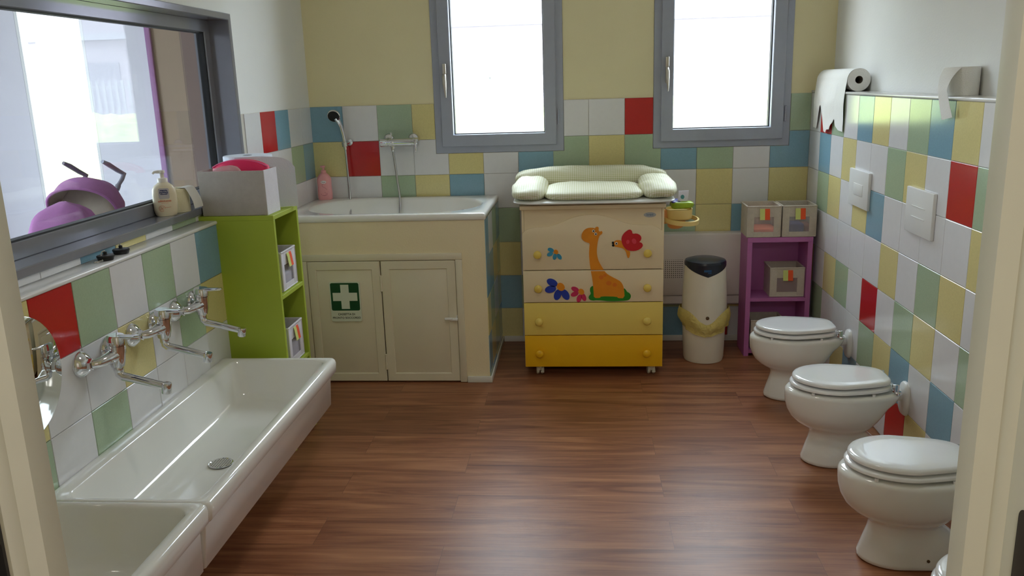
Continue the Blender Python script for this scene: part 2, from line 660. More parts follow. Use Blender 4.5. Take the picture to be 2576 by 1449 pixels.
def RR(x0, x1, y0, y1, r, z, k=9, m=6):
    out = []
    cs = [(x1 - r, y0 + r, -PI / 2), (x1 - r, y1 - r, 0), (x0 + r, y1 - r, PI / 2), (x0 + r, y0 + r, PI)]
    for c in range(4):
        cx_, cy_, a_ = cs[c]
        for i in range(k + 1):
            t = a_ + PI / 2 * i / k
            out.append(Vector((cx_ + r * math.cos(t), cy_ + r * math.sin(t), z)))
        nx_, ny_, na = cs[(c + 1) % 4]
        q = Vector((nx_ + r * math.cos(na), ny_ + r * math.sin(na), z))
        p = out[-1].copy()
        for i in range(1, m):
            out.append(p.lerp(q, i / m))
    return out


# ------------------------------------------------------------------ room dimensions
R = 2.8026        # tiled face of the right wall
RU = 2.915        # painted face above it
T = 1.4057        # top of the tiles
XS = 0.075        # tiled face behind the sinks
YN = -4.05        # near wall
H = 2.75

# ------------------------------------------------------------------ tiles
CI = {'w': 1, 'y': 2, 'g': 3, 'b': 4, 'r': 5}


def tile(g, u0, u1, v0, v1, f, ci, hole=None):
    """f(u,v,d)->point, d = distance out of the wall"""
    gp = 0.0011
    t = 0.0045
    c = 0.0012
    u0 += gp
    u1 -= gp
    v0 += gp
    v1 -= gp
    if u1 - u0 < 0.004 or v1 - v0 < 0.004:
        return
    if hole:
        a0, a1, b0, b1 = hole[0] - gp, hole[1] + gp, hole[2] - gp, hole[3] + gp
        if u0 < a1 and u1 > a0 and v0 < b1 and v1 > b0:
            if v0 >= b0 or (u0 >= a0 and u1 <= a1 and v0 >= b0):
                # beside the opening
                if u0 >= a0 and u1 <= a1:
                    return
                if u0 < a0:
                    u1 = a0
                else:
                    u0 = a1
            elif u0 >= a0 and u1 <= a1:
                v1 = b0
            else:
                if u0 < a0:
                    pts = [(u0, v0), (u1, v0), (u1, b0), (a0, b0), (a0, v1), (u0, v1)]
                else:
                    pts = [(u0, v0), (u1, v0), (u1, v1), (a1, v1), (a1, b0), (u0, b0)]
                g.prism(pts, lambda u, v: f(u, v, -0.001), lambda u, v: f(u, v, t), ci)
                return
    a = [(u0, v0), (u1, v0), (u1, v1), (u0, v1)]
    b = [(u0 + c, v0 + c), (u1 - c, v0 + c), (u1 - c, v1 - c), (u0 + c, v1 - c)]
    g.loft([[f(u, v, -0.001) for u, v in a], [f(u, v, t - c) for u, v in a], [f(u, v, t) for u, v in b]], False, True, ci)


def tile_rows(g, ulines, rows, zt, f, zmin=0.0, holes=(), zfirst=None):
    for r, row in enumerate(rows):
        v1 = zt - 0.2 * r
        v0 = max(zmin, v1 - 0.2)
        for j, ch in enumerate(row):
            if ch == '.' or j + 1 >= len(ulines):
                continue
            hole = None
            for h in holes:
                if ulines[j] < h[1] and ulines[j + 1] > h[0] and v1 > h[2]:
                    hole = h
            tile(g, ulines[j], ulines[j + 1], v0, v1, f, CI[ch], hole)


W1 = (0.721, 1.452, 1.125, 2.42)
W2 = (1.948, 2.692, 1.125, 2.42)
TD = 0.0045
# back wall : painted shell with two openings
g = Geo()
for (a, b) in ((-0.001, W1[0]), (W1[1], W2[0]), (W2[1], RU + 0.12)):
    g.box(a, b, TD, 0.22, 0, H)
for wn in (W1, W2):
    g.box(wn[0], wn[1], TD, 0.22, 0, wn[2])
    g.box(wn[0], wn[1], TD, 0.22, wn[3], H)
back = struct('wall_back', g, ['yellow_paint'], sharp=20)
g = Geo()
g.box(0, W1[0], 0.001, TD + .001, 0, T)
g.box(W1[1], W2[0], 0.001, TD + .001, 0, T)
g.box(W2[1], R, 0.001, TD + .001, 0, T)
g.box(W1[0], W1[1], 0.001, TD + .001, 0, W1[2])
g.box(W2[0], W2[1], 0.001, TD + .001, 0, W2[2])
ul = [0.0] + [-0.0091 + 0.2 * k for k in range(1, 14)] + [R]
rows = ['bwgywwywwrwgyg', 'yrwwywbgygbgwb', 'wwgybwwywgwywy', 'wygwwgwygwgybw',
        'gywbwywgbwyxww'.replace('x', 'g'), 'wgywwbgwywgwyw', 'ywbgwywbgwbrwy']
tile_rows(g, ul, rows, T, lambda u, v, d: Vector((u, -d + 0.001, v)), holes=(W1, W2))
obj('wall_tiles', g, TM, back, sharp=20)

# left wall : upper painted wall with the interior window opening
WI = (-3.30, -1.035, 1.03, 1.84)   # y0,y1,z0,z1
g = Geo()
g.box(-0.15, 0, WI[1], 0.22, 0, H)
g.box(-0.15, 0, YN - 0.14, WI[0], 0, H)
g.box(-0.15, 0, WI[0], WI[1], 0, WI[2])
g.box(-0.15, 0, WI[0], WI[1], WI[3], H)
left = struct('wall_left', g, ['white_paint'], sharp=20)
g = Geo()
f = lambda u, v, d: Vector((d, -u, v))
ul = [0.001] + [0.1766 + 0.2 * k for k in range(0, 5)] + [1.034]
g.box(-0.001, 0.0005, -1.034, 0, 0.0, T)
tile_rows(g, ul, ['wwbrw.', 'bgwww.', 'wwwww.', 'ywgbw.', 'wwwww.', 'wbwgw.', 'wwwww.'], T, f)
ul = [1.034, 1.1766, 1.3766, 1.5766] + [1.7766 + 0.2 * k for k in range(0, 8)]
tile_rows(g, ul, ['wywgwybwwgw'], 1.028, f, zmin=1.0035)
obj('wall_tiles', g, TM, left, sharp=20)

# low wall carrying the sinks
g = Geo()
g.box(0.0006, XS - TD, YN, -1.556, 0, 1.0)
low = struct('wall_left_low', g, ['grout'], sharp=20)
g = Geo()
ul = [1.55 + 0.2 * k for k in range(0, 13)] + [4.05]
tile_rows(g, ul, ['bwgwgrywgwby', 'ygwywwywwbww', 'wwwwgwgwywgw', 'wbwwywwgwwbw', 'wwgwwbwwywww'], 0.989, lambda u, v, d: Vector((XS - TD + d, -u, v)))
obj('wall_tiles', g, TM, low, sharp=20)
# rounded white ledge trim
g = Geo()
g.box(0.001, XS + 0.006, YN, -1.552, 0.989, 1.004, bev=0.006, seg=3)
struct('trim_1', g, ['trim_white'])

# right wall
g = Geo()
g.box(RU, RU + 0.12, YN - 0.14, 0.22, 0, H)
right = struct('wall_right', g, ['white_paint'], sharp=20)
g = Geo()
g.box(R + TD, RU - 0.0005, YN, 0.0005, 0, T)
rlow = struct('wall_right_low', g, ['grout'], sharp=20)
g = Geo()
ul = [0.0] + [0.2037 + 0.2 * k for k in range(0, 19)] + [4.05]
rows = ['wrgwbywgbywwywgwbww', 'wbwywwgywrgwbwwywgw', 'wgywybwwwwywwgwwbwy', 'wwwwwwywgywwbwywwgw',
        'ywygwrwgywgwwywbwwg', 'wgwwwgybwbwwgwwywww', 'wwwybwwryww'.ljust(19, 'w')]
tile_rows(g, ul, rows, T, lambda u, v, d: Vector((R + TD - d, -u, v)))
obj('wall_tiles', g, TM, rlow, sharp=20)
g = Geo()
g.box(R - 0.005, RU - 0.001, YN, -0.002, T, T + 0.013, bev=0.0055, seg=3)
struct('trim_2', g, ['trim_white'])

# floor and ceiling
g = Geo()
g.box(-0.15, RU + 0.12, -6.6, 0.22, -0.06, 0)
struct('floor', g, ['wood_floor'], origin=(0, 0, 0))
g = Geo()
g.box(-0.15, RU + 0.12, -6.6, 0.22, H, H + 0.1)
struct('ceiling', g, ['ceiling_paint'])

# baseboards
g = Geo()
g.box(1.078, R, -0.012, -0.0045, 0, 0.035, bev=0.003)
struct('baseboard_back', g, ['baseboard_white'])

# near wall with the doorway
JL, JR = 0.970, 1.915
g = Geo()
g.box(-0.0, JL - 0.03, YN - 0.14, YN, 0, H)
g.box(JR + 0.03, RU, YN - 0.14, YN, 0, H)
g.box(JL - 0.03, JR + 0.03, YN - 0.14, YN, 2.15, H)
struct('wall_near', g, ['yellow_paint'], sharp=20)
# door frame
door = Geo()


def jamb(side, x):
    # plan profile, side=+1 : jamb on the left of the opening (face looks to +x)
    s = side
    pts = [(-0.045, 0.02), (0.012, 0.02), (0.024, 0.014), (0.026, -0.002), (0.024, -0.016), (0.008, -0.022), (0.006, -0.03), (0.0, -0.034), (0.0, -0.075),
           (-0.002, -0.078), (0.0, -0.081), (0.0, -0.155), (0.008, -0.16), (0.008, -0.175), (-0.045, -0.175)]
    pp = [(x + s * a, YN + b) for a, b in pts]
    gg = Geo()
    gg.prism(pp, lambda u, v: Vector((u, v, 0)), lambda u, v: Vector((u, v, 2.12)))
    return gg


g = Geo()
g.box(JL - 0.045, JR + 0.045, YN - 0.175, YN + 0.02, 2.12, 2.19, bev=0.006)
d1 = struct('door_1', g, ['jamb_cream'])
obj('jamb', jamb(1, JL), ['jamb_cream'], d1, sharp=50)
jr = obj('jamb', jamb(-1, JR), ['jamb_cream'], d1, sharp=50)
# lock ring + pull slot plates
g = Geo()
g.lathe([(0.0175, 0), (0.0175, 0.0015), (0.0135, 0.002), (0.012, 0.0005)], (JL, YN - 0.055, 1.187), (1, 0, 0), 28)
obj('lock_ring', g, ['steel_dark'], d1)
g = Geo()
g.lathe([(0.0125, 0), (0.0125, 0.0008)], (JL, YN - 0.055, 1.187), (1, 0, 0), 24)
obj('key_hole', g, ['hole_black'], d1)


def slot(x, s, y, zc, hh, hw, nm, m, inset):
    pts = []
    for i in range(13):
        a = PI * i / 12
        pts.append((y + hw * math.cos(a), zc + hh - hw + hw * math.sin(a)))
    for i in range(13):
        a = PI + PI * i / 12
        pts.append((y + hw * math.cos(a), zc - hh + hw + hw * math.sin(a)))
    gg = Geo()
    gg.prism(pts, lambda u, v: Vector((x, u, v)), lambda u, v: Vector((x + s * inset, u, v)))
    return obj(nm, gg, [m], d1, sharp=40)


slot(JL, 1, YN - 0.052, 1.06, 0.075, 0.0115, 'strike_plate', 'steel_dark', 0.0015)
slot(JL, 1, YN - 0.052, 1.06, 0.03, 0.007, 'strike_hole', 'hole_black', 0.0019)
slot(JR, -1, YN - 0.065, 1.06, 0.085, 0.0095, 'strike_plate', 'steel_dark', 0.0015)
g = Geo()
g.lathe([(0.0035, 0), (0.0025, 0.0012)], (JR, YN - 0.095, 1.17), (-1, 0, 0), 16)
obj('screw_cap', g, ['steel_dark'], d1)

# hall behind the camera
g = Geo()
g.box(-0.15, 0.0, -6.6, YN - 0.14, 0, H)
struct('wall_hall_left', g, ['yellow_paint'])
g = Geo()
g.box(RU, RU + 0.12, -6.6, YN - 0.14, 0, H)
struct('wall_hall_right', g, ['white_paint'])
g = Geo()
g.box(-0.15, RU + 0.12, -6.7, -6.6, 0, H)
struct('wall_hall_back', g, ['white_paint'])

# ------------------------------------------------------------------ outside windows
def ring_box(g, x0, x1, z0, z1, w_, y0, y1, bev=0.002, mi=0):
    """rectangular frame of width w_ in the xz plane"""
    outer = [(x0, z0), (x1, z0), (x1, z1), (x0, z1)]
    inner = [(x0 + w_, z0 + w_), (x1 - w_, z0 + w_), (x1 - w_, z1 - w_), (x0 + w_, z1 - w_)]
    b = bev

    def sh(pts, d):
        cx = (x0 + x1) / 2
        cz = (z0 + z1) / 2
        return [(p[0] + (d if p[0] < cx else -d), p[1] + (d if p[1] < cz else -d)) for p in pts]
    rings = [[Vector((u, y1, v)) for u, v in outer], [Vector((u, y0 + b, v)) for u, v in outer], [Vector((u, y0, v)) for u, v in sh(outer, b)],
             [Vector((u, y0, v)) for u, v in sh(inner, -b)], [Vector((u, y0 + b, v)) for u, v in inner], [Vector((u, y1, v)) for u, v in inner]]
    g.loft(rings + [rings[0]], False, False, mi)


def window(idx, W, hx, hz, hinge_z):
    x0, x1, z0, z1 = W
    g = Geo()
    ring_box(g, x0 + .001, x1 - .001, z0 + .001, z1 - .001, 0.050, -0.004, 0.11)
    o = struct('window_%d' % idx, g, ['window_grey'], sharp=25)
    g = Geo()
    ring_box(g, x0 + 0.041, x1 - 0.041, z0 + 0.038, z1 - 0.041, 0.066, -0.022, 0.08, bev=0.003)
    sash = obj('window_sash', g, ['window_grey'], o, sharp=25)
    g = Geo()
    ring_box(g, x0 + 0.106, x1 - 0.106, z0 + 0.103, z1 - 0.106, 0.006, 0.02, 0.06, bev=0.001)
    obj('gasket', g, ['gasket_black'], o, sharp=25)
    g = Geo()
    g.box(x0 + 0.105, x1 - 0.105, 0.045, 0.049, z0 + 0.10, z1 - 0.105)
    obj('window_pane', g, ['glass'], o)
    # handle
    g = Geo()
    g.box(hx - 0.008, hx + 0.010, -0.036, -0.022, hz - 0.085, hz + 0.0, bev=0.004)
    g.box(hx - 0.010, hx + 0.010, -0.048, -0.030, hz + 0.0, hz + 0.055, bev=0.004, seg=3)
    g.tube([(hx, -0.04, hz - 0.005), (hx, -0.055, hz - 0.02), (hx + 0.001, -0.06, hz - 0.05), (hx + 0.003, -0.058, hz - 0.1), (hx + 0.004, -0.055, hz - 0.128)], [0.009, 0.0105, 0.010, 0.006, 0.003], 12)
    obj('window_handle', g, ['satin_nickel'], o)
    for zz in (hinge_z, z1 - 0.15):
        g = Geo()
        g.lathe([(0.004, -0.043), (0.0055, -0.041), (0.0055, -0.001), (0.004, 0), (0.0055, 0.001), (0.0055, 0.041), (0.004, 0.043)], (x1 - 0.028, -0.012, zz), (0, 0, 1), 12)
        obj('hinge', g, ['window_grey'], o)
    return o


window(1, W1, 0.795, 1.565, 1.315)
window(2, W2, 2.018, 1.565, 1.300)

# ------------------------------------------------------------------ interior window (left wall)
y0, y1, z0, z1 = WI


def ring_x(g, ya, yb, za, zb, w_, xa, xb, bev=0.002):
    """frame in the yz plane, front face at x=xa (towards the room), back at xb"""
    t = Geo()
    ring_box(t, ya, yb, za, zb, w_, -xa, -xb, bev)
    for v in t.v:
        v.x, v.y = -v.y, v.x
    g.v += t.v
    o = len(g.v) - len(t.v)
    g.f += [tuple(i + o for i in f_) for f_ in t.f]
    g.m += t.m


g = Geo()
ring_x(g, y0 + .001, y1 - .001, z0 - .003, z1 - .001, 0.028, 0.014, -0.149, 0.003)
w3 = struct('window_3', g, ['window_grey_gloss'], sharp=25)
g = Geo()
ring_x(g, y0 + 0.027, y1 - 0.027, z0 + 0.024, z1 - 0.027, 0.052, -0.078, -0.125, 0.003)
obj('window_sash', g, ['window_grey_gloss'], w3, sharp=25)
g = Geo()
ring_x(g, y0 + 0.078, y1 - 0.078, z0 + 0.075, z1 - 0.078, 0.006, -0.084, -0.115, 0.001)
obj('gasket', g, ['gasket_black'], w3, sharp=25)
g = Geo()
g.box(-0.102, -0.098, y0 + 0.078, y1 - 0.078, z0 + 0.075, z1 - 0.078)
obj('window_pane', g, ['glass'], w3)

# ------------------------------------------------------------------ room seen through the interior window
AX = -4.4
g = Geo()
g.box(AX, -0.151, -4.2, 2.4, -0.06, 0)
struct('floor_adjacent', g, ['adjacent_floor'])
g = Geo()
g.box(AX, -0.151, -4.2, 2.4, H, H + 0.1)
struct('ceiling_adjacent', g, ['ceiling_paint'])
YB = 2.25
g = Geo()
g.box(AX, -3.20, YB, YB + 0.12, 0, H)
g.box(-2.61, -2.03, YB, YB + 0.12, 0, H)
g.box(-3.20, -2.61, YB, YB + 0.12, 2.55, H)
struct('wall_adjacent_back', g, ['adjacent_white'])
g = Geo()
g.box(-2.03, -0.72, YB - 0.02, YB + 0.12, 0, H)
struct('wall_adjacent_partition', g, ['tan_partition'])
g = Geo()
g.box(-2.055, -2.008, YB - 0.05, YB - 0.0201, 0, H, bev=0.004)
struct('trim_3', g, ['violet_trim'])
g = Geo()
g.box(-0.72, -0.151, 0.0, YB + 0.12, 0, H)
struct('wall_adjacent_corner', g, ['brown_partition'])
g = Geo()
for a in ((AX - 0.12, AX, -4.2, -2.7, 0, H), (AX - 0.12, AX, 0.3, 2.4, 0, H), (AX - 0.12, AX, -2.7, 0.3, 0, 0.6), (AX - 0.12, AX, -2.7, 0.3, 2.4, H)):
    g.box(*a)
struct('wall_adjacent_left', g, ['adjacent_white'])
g = Geo()
g.box(AX, -0.151, -4.32, -4.2, 0, H)
struct('wall_adjacent_near', g, ['adjacent_white'])
# glazed door to the garden
g = Geo()
ring_box(g, -3.199, -2.611, 0.001, 2.549, 0.028, YB - 0.0, YB + 0.09)
w4 = struct('window_4', g, ['plastic_white'], sharp=25)
g = Geo()
g.box(-3.172, -2.638, YB + 0.04, YB + 0.045, 0.028, 2.522)
obj('window_pane', g, ['glass'], w4)
g = Geo()  # unseen window, added to light the adjacent room
for t_ in ((-2.7, 0.3),):
    tt = Geo()
    ring_box(tt, t_[0] + .001, t_[1] - .001, 0.601, 2.399, 0.05, -(AX), -(AX - 0.1))
    for v in tt.v:
        v.x, v.y = -v.y, v.x
    g = tt
w5 = struct('window_5', g, ['plastic_white'], sharp=25)
g = Geo()
g.box(AX - 0.06, AX - 0.055, -2.651, 0.251, 0.65, 2.35)
obj('window_pane', g, ['glass'], w5)

# ------------------------------------------------------------------ outdoors
g = Geo()
g.box(-40, 40, 0.23, 60, -0.3, -0.1)
g.box(-40, AX - 0.13, -30, 0.23, -0.3, -0.1)
struct('floor_outside', g, ['paving'])
bm = bmesh.new()
bmesh.ops.create_grid(bm, x_segments=120, y_segments=12, size=1)
for v in bm.verts:
    a = v.co.y * PI / 2
    x = v.co.x * 9
    zz = -0.1 + 1.25 * math.cos(a) ** 0.35
    nn = noise.noise(Vector((x * 2.2, a * 3, 0))) * 0.16 + noise.noise(Vector((x * 9, a * 9, 3))) * 0.05
    v.co = Vector((x, 9.2 + 0.5 * math.sin(a) * (1 + nn), max(-0.1, zz * (1 + nn))))
g = Geo().bm(bm)
tag(obj('hedge', g, ['hedge_leaf']), 'yellow-green clipped hedge growing outdoors in front of the fence', 'hedge')
fence = thing('garden_fence', 'pale grey slatted fence standing behind the outdoor hedge', 'fence', (0, 10.2, -0.1))
g = Geo()
for i in range(150):
    x = -9 + i * 0.12
    g.box(x, x + 0.05, 10.2, 10.22, 0.0, 1.75)
obj('slat_panel', g, ['fence_grey'], fence)
g = Geo()
for zz in (0.1, 1.6):
    g.box(-9, 9, 10.22, 10.26, zz, zz + 0.06)
obj('rail', g, ['fence_grey'], fence)
for i in range(7):
    g = Geo()
    g.box(-9 + 3 * i - 0.04, -9 + 3 * i + 0.04, 10.26, 10.34, -0.1, 1.85)
    obj('post', g, ['fence_grey'], fence)
house = thing('neighbouring_house', 'long grey-pink house with rows of windows far beyond the garden fence', 'house', (0, 22, -0.1))
g = Geo()
g.box(-22, 20, 22, 30, -0.1, 8.2)
obj('wall', g, ['house_wall'], house)
g = Geo()
g.prism([(-22.5, 8.2), (20.5, 8.2), (17.5, 10.2), (-19.5, 10.2)], lambda u, v: Vector((u, 21.5, v)), lambda u, v: Vector((u, 30.5, v)))
obj('roof', g, ['house_dark'], house)
for x in (-18, -14, -10, -6, -2.2, 1.6, 5.4, 9.2, 13, 17):
    for zz in (1.0, 4.6):
        g = Geo()
        g.box(x, x + 1.3, 21.96, 22.0, zz, zz + 1.5)
        obj('window', g, ['house_dark'], house)
g = Geo()
g.box(-22, 20, 21.7, 21.99, 3.2, 3.4)
obj('string_course', g, ['fence_grey'], house)

# ------------------------------------------------------------------ bathtub
TX, TY = 1.064, -0.71
tub = thing('bathtub', 'white enamel bathtub set along the back wall under the shower tap', 'bathtub', (0.53, -0.355, 0.0))
cx, cy = 0.002 + (TX + 0.006) / 2, (TY - 0.002 + -0.003) / 2
a0, b0 = (TX + 0.004) / 2, (-TY - 0.004) / 2
T_ = lambda xa, xb_, db, r_, z: RR(cx - a0 + xa, cx + a0 - xb_, cy - b0 + db, cy + b0 - db, r_, z, k=16)
rings = [T_(0.004, 0.004, 0.004, 0.006, 0.852), T_(0, 0, 0, 0.01, 0.856), T_(0, 0, 0, 0.010, 0.872), T_(0.003, 0.003, 0.003, 0.010, 0.881), T_(0.010, 0.010, 0.010, 0.010, 0.885)]
for (ia, ib, db, r_, z) in ((0.075, 0.050, 0.058, 0.28, 0.8845), (0.080, 0.056, 0.064, 0.275, 0.881), (0.086, 0.062, 0.070, 0.27, 0.868), (0.098, 0.085, 0.085, 0.25, 0.78), (0.12, 0.13, 0.11, 0.19, 0.58), (0.16, 0.20, 0.15, 0.16, 0.49), (0.22, 0.28, 0.20, 0.12, 0.462), (0.45, 0.5, 0.33, 0.01, 0.452)):
    rings.append(T_(ia, ib, db, r_, z))
g = Geo()
g.loft(rings, False, True)
obj('basin', g, ['enamel_tub'], tub, sharp=60, recalc=False)
g = Geo()
g.lathe([(0.026, 0), (0.026, 0.004), (0.022, 0.009), (0.004, 0.011)], (0.092, -0.37, 0.815), (1, 0, 0.2), 24)
obj('overflow_cap', g, ['chrome'], tub, sharp=50)
g = Geo()
g.lathe([(0.03, 0), (0.028, 0.004), (0.01, 0.006)], (0.35, -0.36, 0.452), (0, 0, 1), 24)
obj('drain', g, ['chrome'], tub, sharp=50)

sur = thing('tub_surround', 'cream plastered enclosure below the bathtub with a tiled end and cupboard doors', 'cabinet', (0.53, -0.355, 0.0))
CX0, CX1, CZ1 = 0.110, 0.944, 0.687
g = Geo()
g.box(0.002, CX0, TY + 0.006, TY + 0.05, 0, 0.851)
g.box(CX1, TX, TY + 0.006, TY + 0.05, 0, 0.851)
g.box(CX0, CX1, TY + 0.006, TY + 0.05, CZ1, 0.851)
obj('front_panel', g, ['cream_plaster'], sur)
g = Geo()
g.box(TX - 0.05, TX, TY + 0.05, -0.006, 0, 0.851)
ul = [0.0, 0.17, 0.37, 0.57, -TY - 0.008]
tile_rows(g, ul, ['bgwb', 'gybb', 'ywgy', 'bgyb', 'wybg'], 0.85, lambda u, v, d: Vector((TX + d - 0.001, -u, v)), zmin=0.0)
obj('end_panel', g, TM, sur, sharp=20)
g = Geo()
g.box(TX + 0.004, TX + 0.013, TY - 0.004, -0.013, 0, 0.034, bev=0.003)
g.box(CX1 + 0.003, TX + 0.013, TY - 0.006, TY + 0.005, 0, 0.034, bev=0.003)
obj('skirting', g, ['baseboard_white'], sur)
# door frame
g = Geo()
fw_ = 0.034
g.box(CX0, CX1, TY - 0.004, TY + 0.02, CZ1 - fw_, CZ1, bev=0.003)
g.box(CX1 - fw_, CX1, TY - 0.004, TY + 0.02, 0.003, CZ1 - fw_, bev=0.003)
g.box(CX0, CX0 + fw_, TY - 0.004, TY + 0.02, 0.003, CZ1 - fw_, bev=0.003)
obj('door_frame', g, ['door_cream'], sur)


def panel_door(x0, x1, z0, z1, y):
    gg = Geo()
    gg.box(x0, x1, y, y + 0.018, z0, z1, bev=0.003)
    # raised frame
    for a in (x0, x1 - 0.048):
        pass
    fr = Geo()
    ring_box(fr, x0 + 0.0, x1 - 0.0, z0 + 0.0, z1 - 0.0, 0.045, y - 0.006, y + 0.004, bev=0.0035)
    return merge(gg, fr)


dz0, dz1 = 0.008, CZ1 - fw_ - 0.003
xm = 0.524
dr1 = obj('cupboard_door', panel_door(CX0 + fw_ + 0.002, xm - 0.002, dz0, dz1, TY + 0.004), ['door_cream'], sur)
dr2 = obj('cupboard_door', panel_door(xm + 0.003, CX1 - fw_ - 0.002, dz0, dz1, TY + 0.004), ['door_cream'], sur)
for zz in (0.535, 0.115):
    g = Geo()
    g.lathe([(0.004, -0.042), (0.006, -0.04), (0.006, -0.001), (0.0045, 0), (0.006, 0.001), (0.006, 0.04), (0.004, 0.042)], (xm + 0.001, TY - 0.004, zz), (0, 0, 1), 12)
    g.box(xm + 0.001, xm + 0.012, TY - 0.003, TY - 0.001, zz - 0.035, zz + 0.035)
    obj('hinge', g, ['door_cream'], dr2)
g = Geo()
g.box(0.872, 0.912, TY - 0.022, TY - 0.004, 0.338, 0.352, bev=0.004, seg=3)
g.box(0.845, 0.885, TY - 0.026, TY - 0.016, 0.343, 0.356, bev=0.004, seg=3)
g.tube([(0.905, TY - 0.012, 0.352), (0.908, TY - 0.012, 0.365)], 0.0035, 8)
obj('door_latch', g, ['plastic_white'], dr2)

# first aid sign on the door
sg = thing('first_aid_sign', 'white sign with a white cross on green, on the left cupboard door', 'sign', (0.331, TY - 0.004, 0.338))


def rrect(x0, x1, z0, z1, r, n=5):
    pts = []
    for (cx_, cz_, a_) in ((x1 - r, z0 + r, -PI / 2), (x1 - r, z1 - r, 0), (x0 + r, z1 - r, PI / 2), (x0 + r, z0 + r, PI)):
        for i in range(n + 1):
            t = a_ + PI / 2 * i / n
            pts.append((cx_ + r * math.cos(t), cz_ + r * math.sin(t)))
    return pts


def flat_xz(pts, ya, yb):
    gg = Geo()
    gg.prism(pts, lambda u, v: Vector((u, ya, v)), lambda u, v: Vector((u, yb, v)))
    return gg


sx0, sx1, sz0, sz1 = 0.2535, 0.4125, 0.336, 0.545
ys = TY - 0.0022
obj('plate', flat_xz(rrect(sx0, sx1, sz0, sz1, 0.009), ys + .001, ys - 0.003), ['sign_white'], sg)
gx0, gx1, gz0, gz1 = sx0 + 0.005, sx1 - 0.006, sz0 + 0.058, sz1 - 0.005
obj('green_field', flat_xz(rrect(gx0, gx1, gz0, gz1, 0.009), ys - .0029, ys - 0.0034), ['sign_green'], sg)
ccx, ccz = (gx0 + gx1) / 2, (gz0 + gz1) / 2
aw, al = 0.0215, 0.064
cr_ = [(-aw, -al), (aw, -al), (aw, -aw), (al, -aw), (al, aw), (aw, aw), (aw, al), (-aw, al), (-aw, aw), (-al, aw), (-al, -aw), (-aw, -aw)]
obj('cross', flat_xz([(ccx + a, ccz + b) for a, b in cr_], ys - .0033, ys - 0.0038), ['sign_white'], sg)
pl = lambda zz: (lambda u, v, d: Vector(((sx0 + sx1) / 2 + u, ys - 0.003 - d, zz + v)))
g = merge(text_geo('CASSETTA DI', 0.0150, pl(sz0 + 0.0335), bold=0.0003), text_geo('PRONTO SOCCORSO', 0.0150, pl(sz0 + 0.0145), bold=0.0003))
obj('lettering', g, ['print_black'], sg)

# ------------------------------------------------------------------ shower tap, hand shower, soap on the tub
mx = thing('shower_mixer_tap', 'chrome wall-mounted mixer tap above the bathtub with a hanging hose', 'tap', (0.525, -0.0, 1.2))
Y0 = -0.005
g = Geo()
g.lathe([(0.0, -0.115), (0.021, -0.113), (0.0235, -0.108), (0.0235, -0.068), (0.021, -0.066), (0.021, -0.062), (0.0245, -0.06), (0.0245, 0.068), (0.022, 0.07), (0.022, 0.074), (0.025, 0.076), (0.025, 0.104), (0.02, 0.108), (0.0, 0.109)], (0.528, -0.066, 1.198), (1, 0, 0), 28)
obj('body', g, ['chrome'], mx, sharp=40)
for xx in (0.453, 0.595):
    g = Geo()
    g.lathe([(0.032, 0.0), (0.031, 0.006), (0.024, 0.016), (0.014, 0.022), (0.013, 0.05)], (xx, Y0 + .0005, 1.216), (0, -1, -0.15), 28)
    obj('wall_rose', g, ['chrome'], mx, sharp=50)
g = Geo()
g.tube([(0.620, -0.085, 1.205), (0.622, -0.100, 1.19), (0.623, -0.105, 1.165), (0.623, -0.104, 1.15)], [0.009, 0.009, 0.006, 0.004], 12)
obj('lever', g, ['chrome'], mx)
g = Geo()
g.tube([(0.483, -0.070, 1.21), (0.482, -0.075, 1.255)], 0.004, 10)
g.ball((0.485, -0.078, 1.198), 0.015, (1.4, 1, 1))
obj('diverter', g, ['chrome'], mx)


def hose(path, r, turns=True):
    P = [Vector(p) for p in path]
    # resample with Catmull-Rom
    out = []
    for i in range(len(P) - 1):
        p0 = P[max(0, i - 1)]
        p1, p2 = P[i], P[i + 1]
        p3 = P[min(len(P) - 1, i + 2)]
        n = max(4, int((p2 - p1).length / 0.004))
        for k in range(n):
            t = k / n
            out.append(0.5 * ((2 * p1) + (p2 - p0) * t + (2 * p0 - 5 * p1 + 4 * p2 - p3) * t * t + (3 * p1 - p0 - 3 * p2 + p3) * t ** 3))
    out.append(P[-1])
    rr = [r * (1.0 if k % 2 else 0.82) for k in range(len(out))]
    gg = Geo()
    gg.tube(out, rr, 8)
    return gg


g = hose([(0.486, -0.072, 1.18), (0.490, -0.072, 1.12), (0.500, -0.075, 1.0), (0.512, -0.085, 0.87), (0.512, -0.16, 0.72), (0.500, -0.22, 0.56)], 0.0072)
obj('hose', g, ['chrome_ribbed'], mx, sharp=60)
g = Geo()
g.lathe([(0.011, 0.0), (0.011, -0.02), (0.008, -0.035)], (0.486, -0.072, 1.185), (0, 0, 1), 16)
obj('hose_nut', g, ['chrome'], mx)

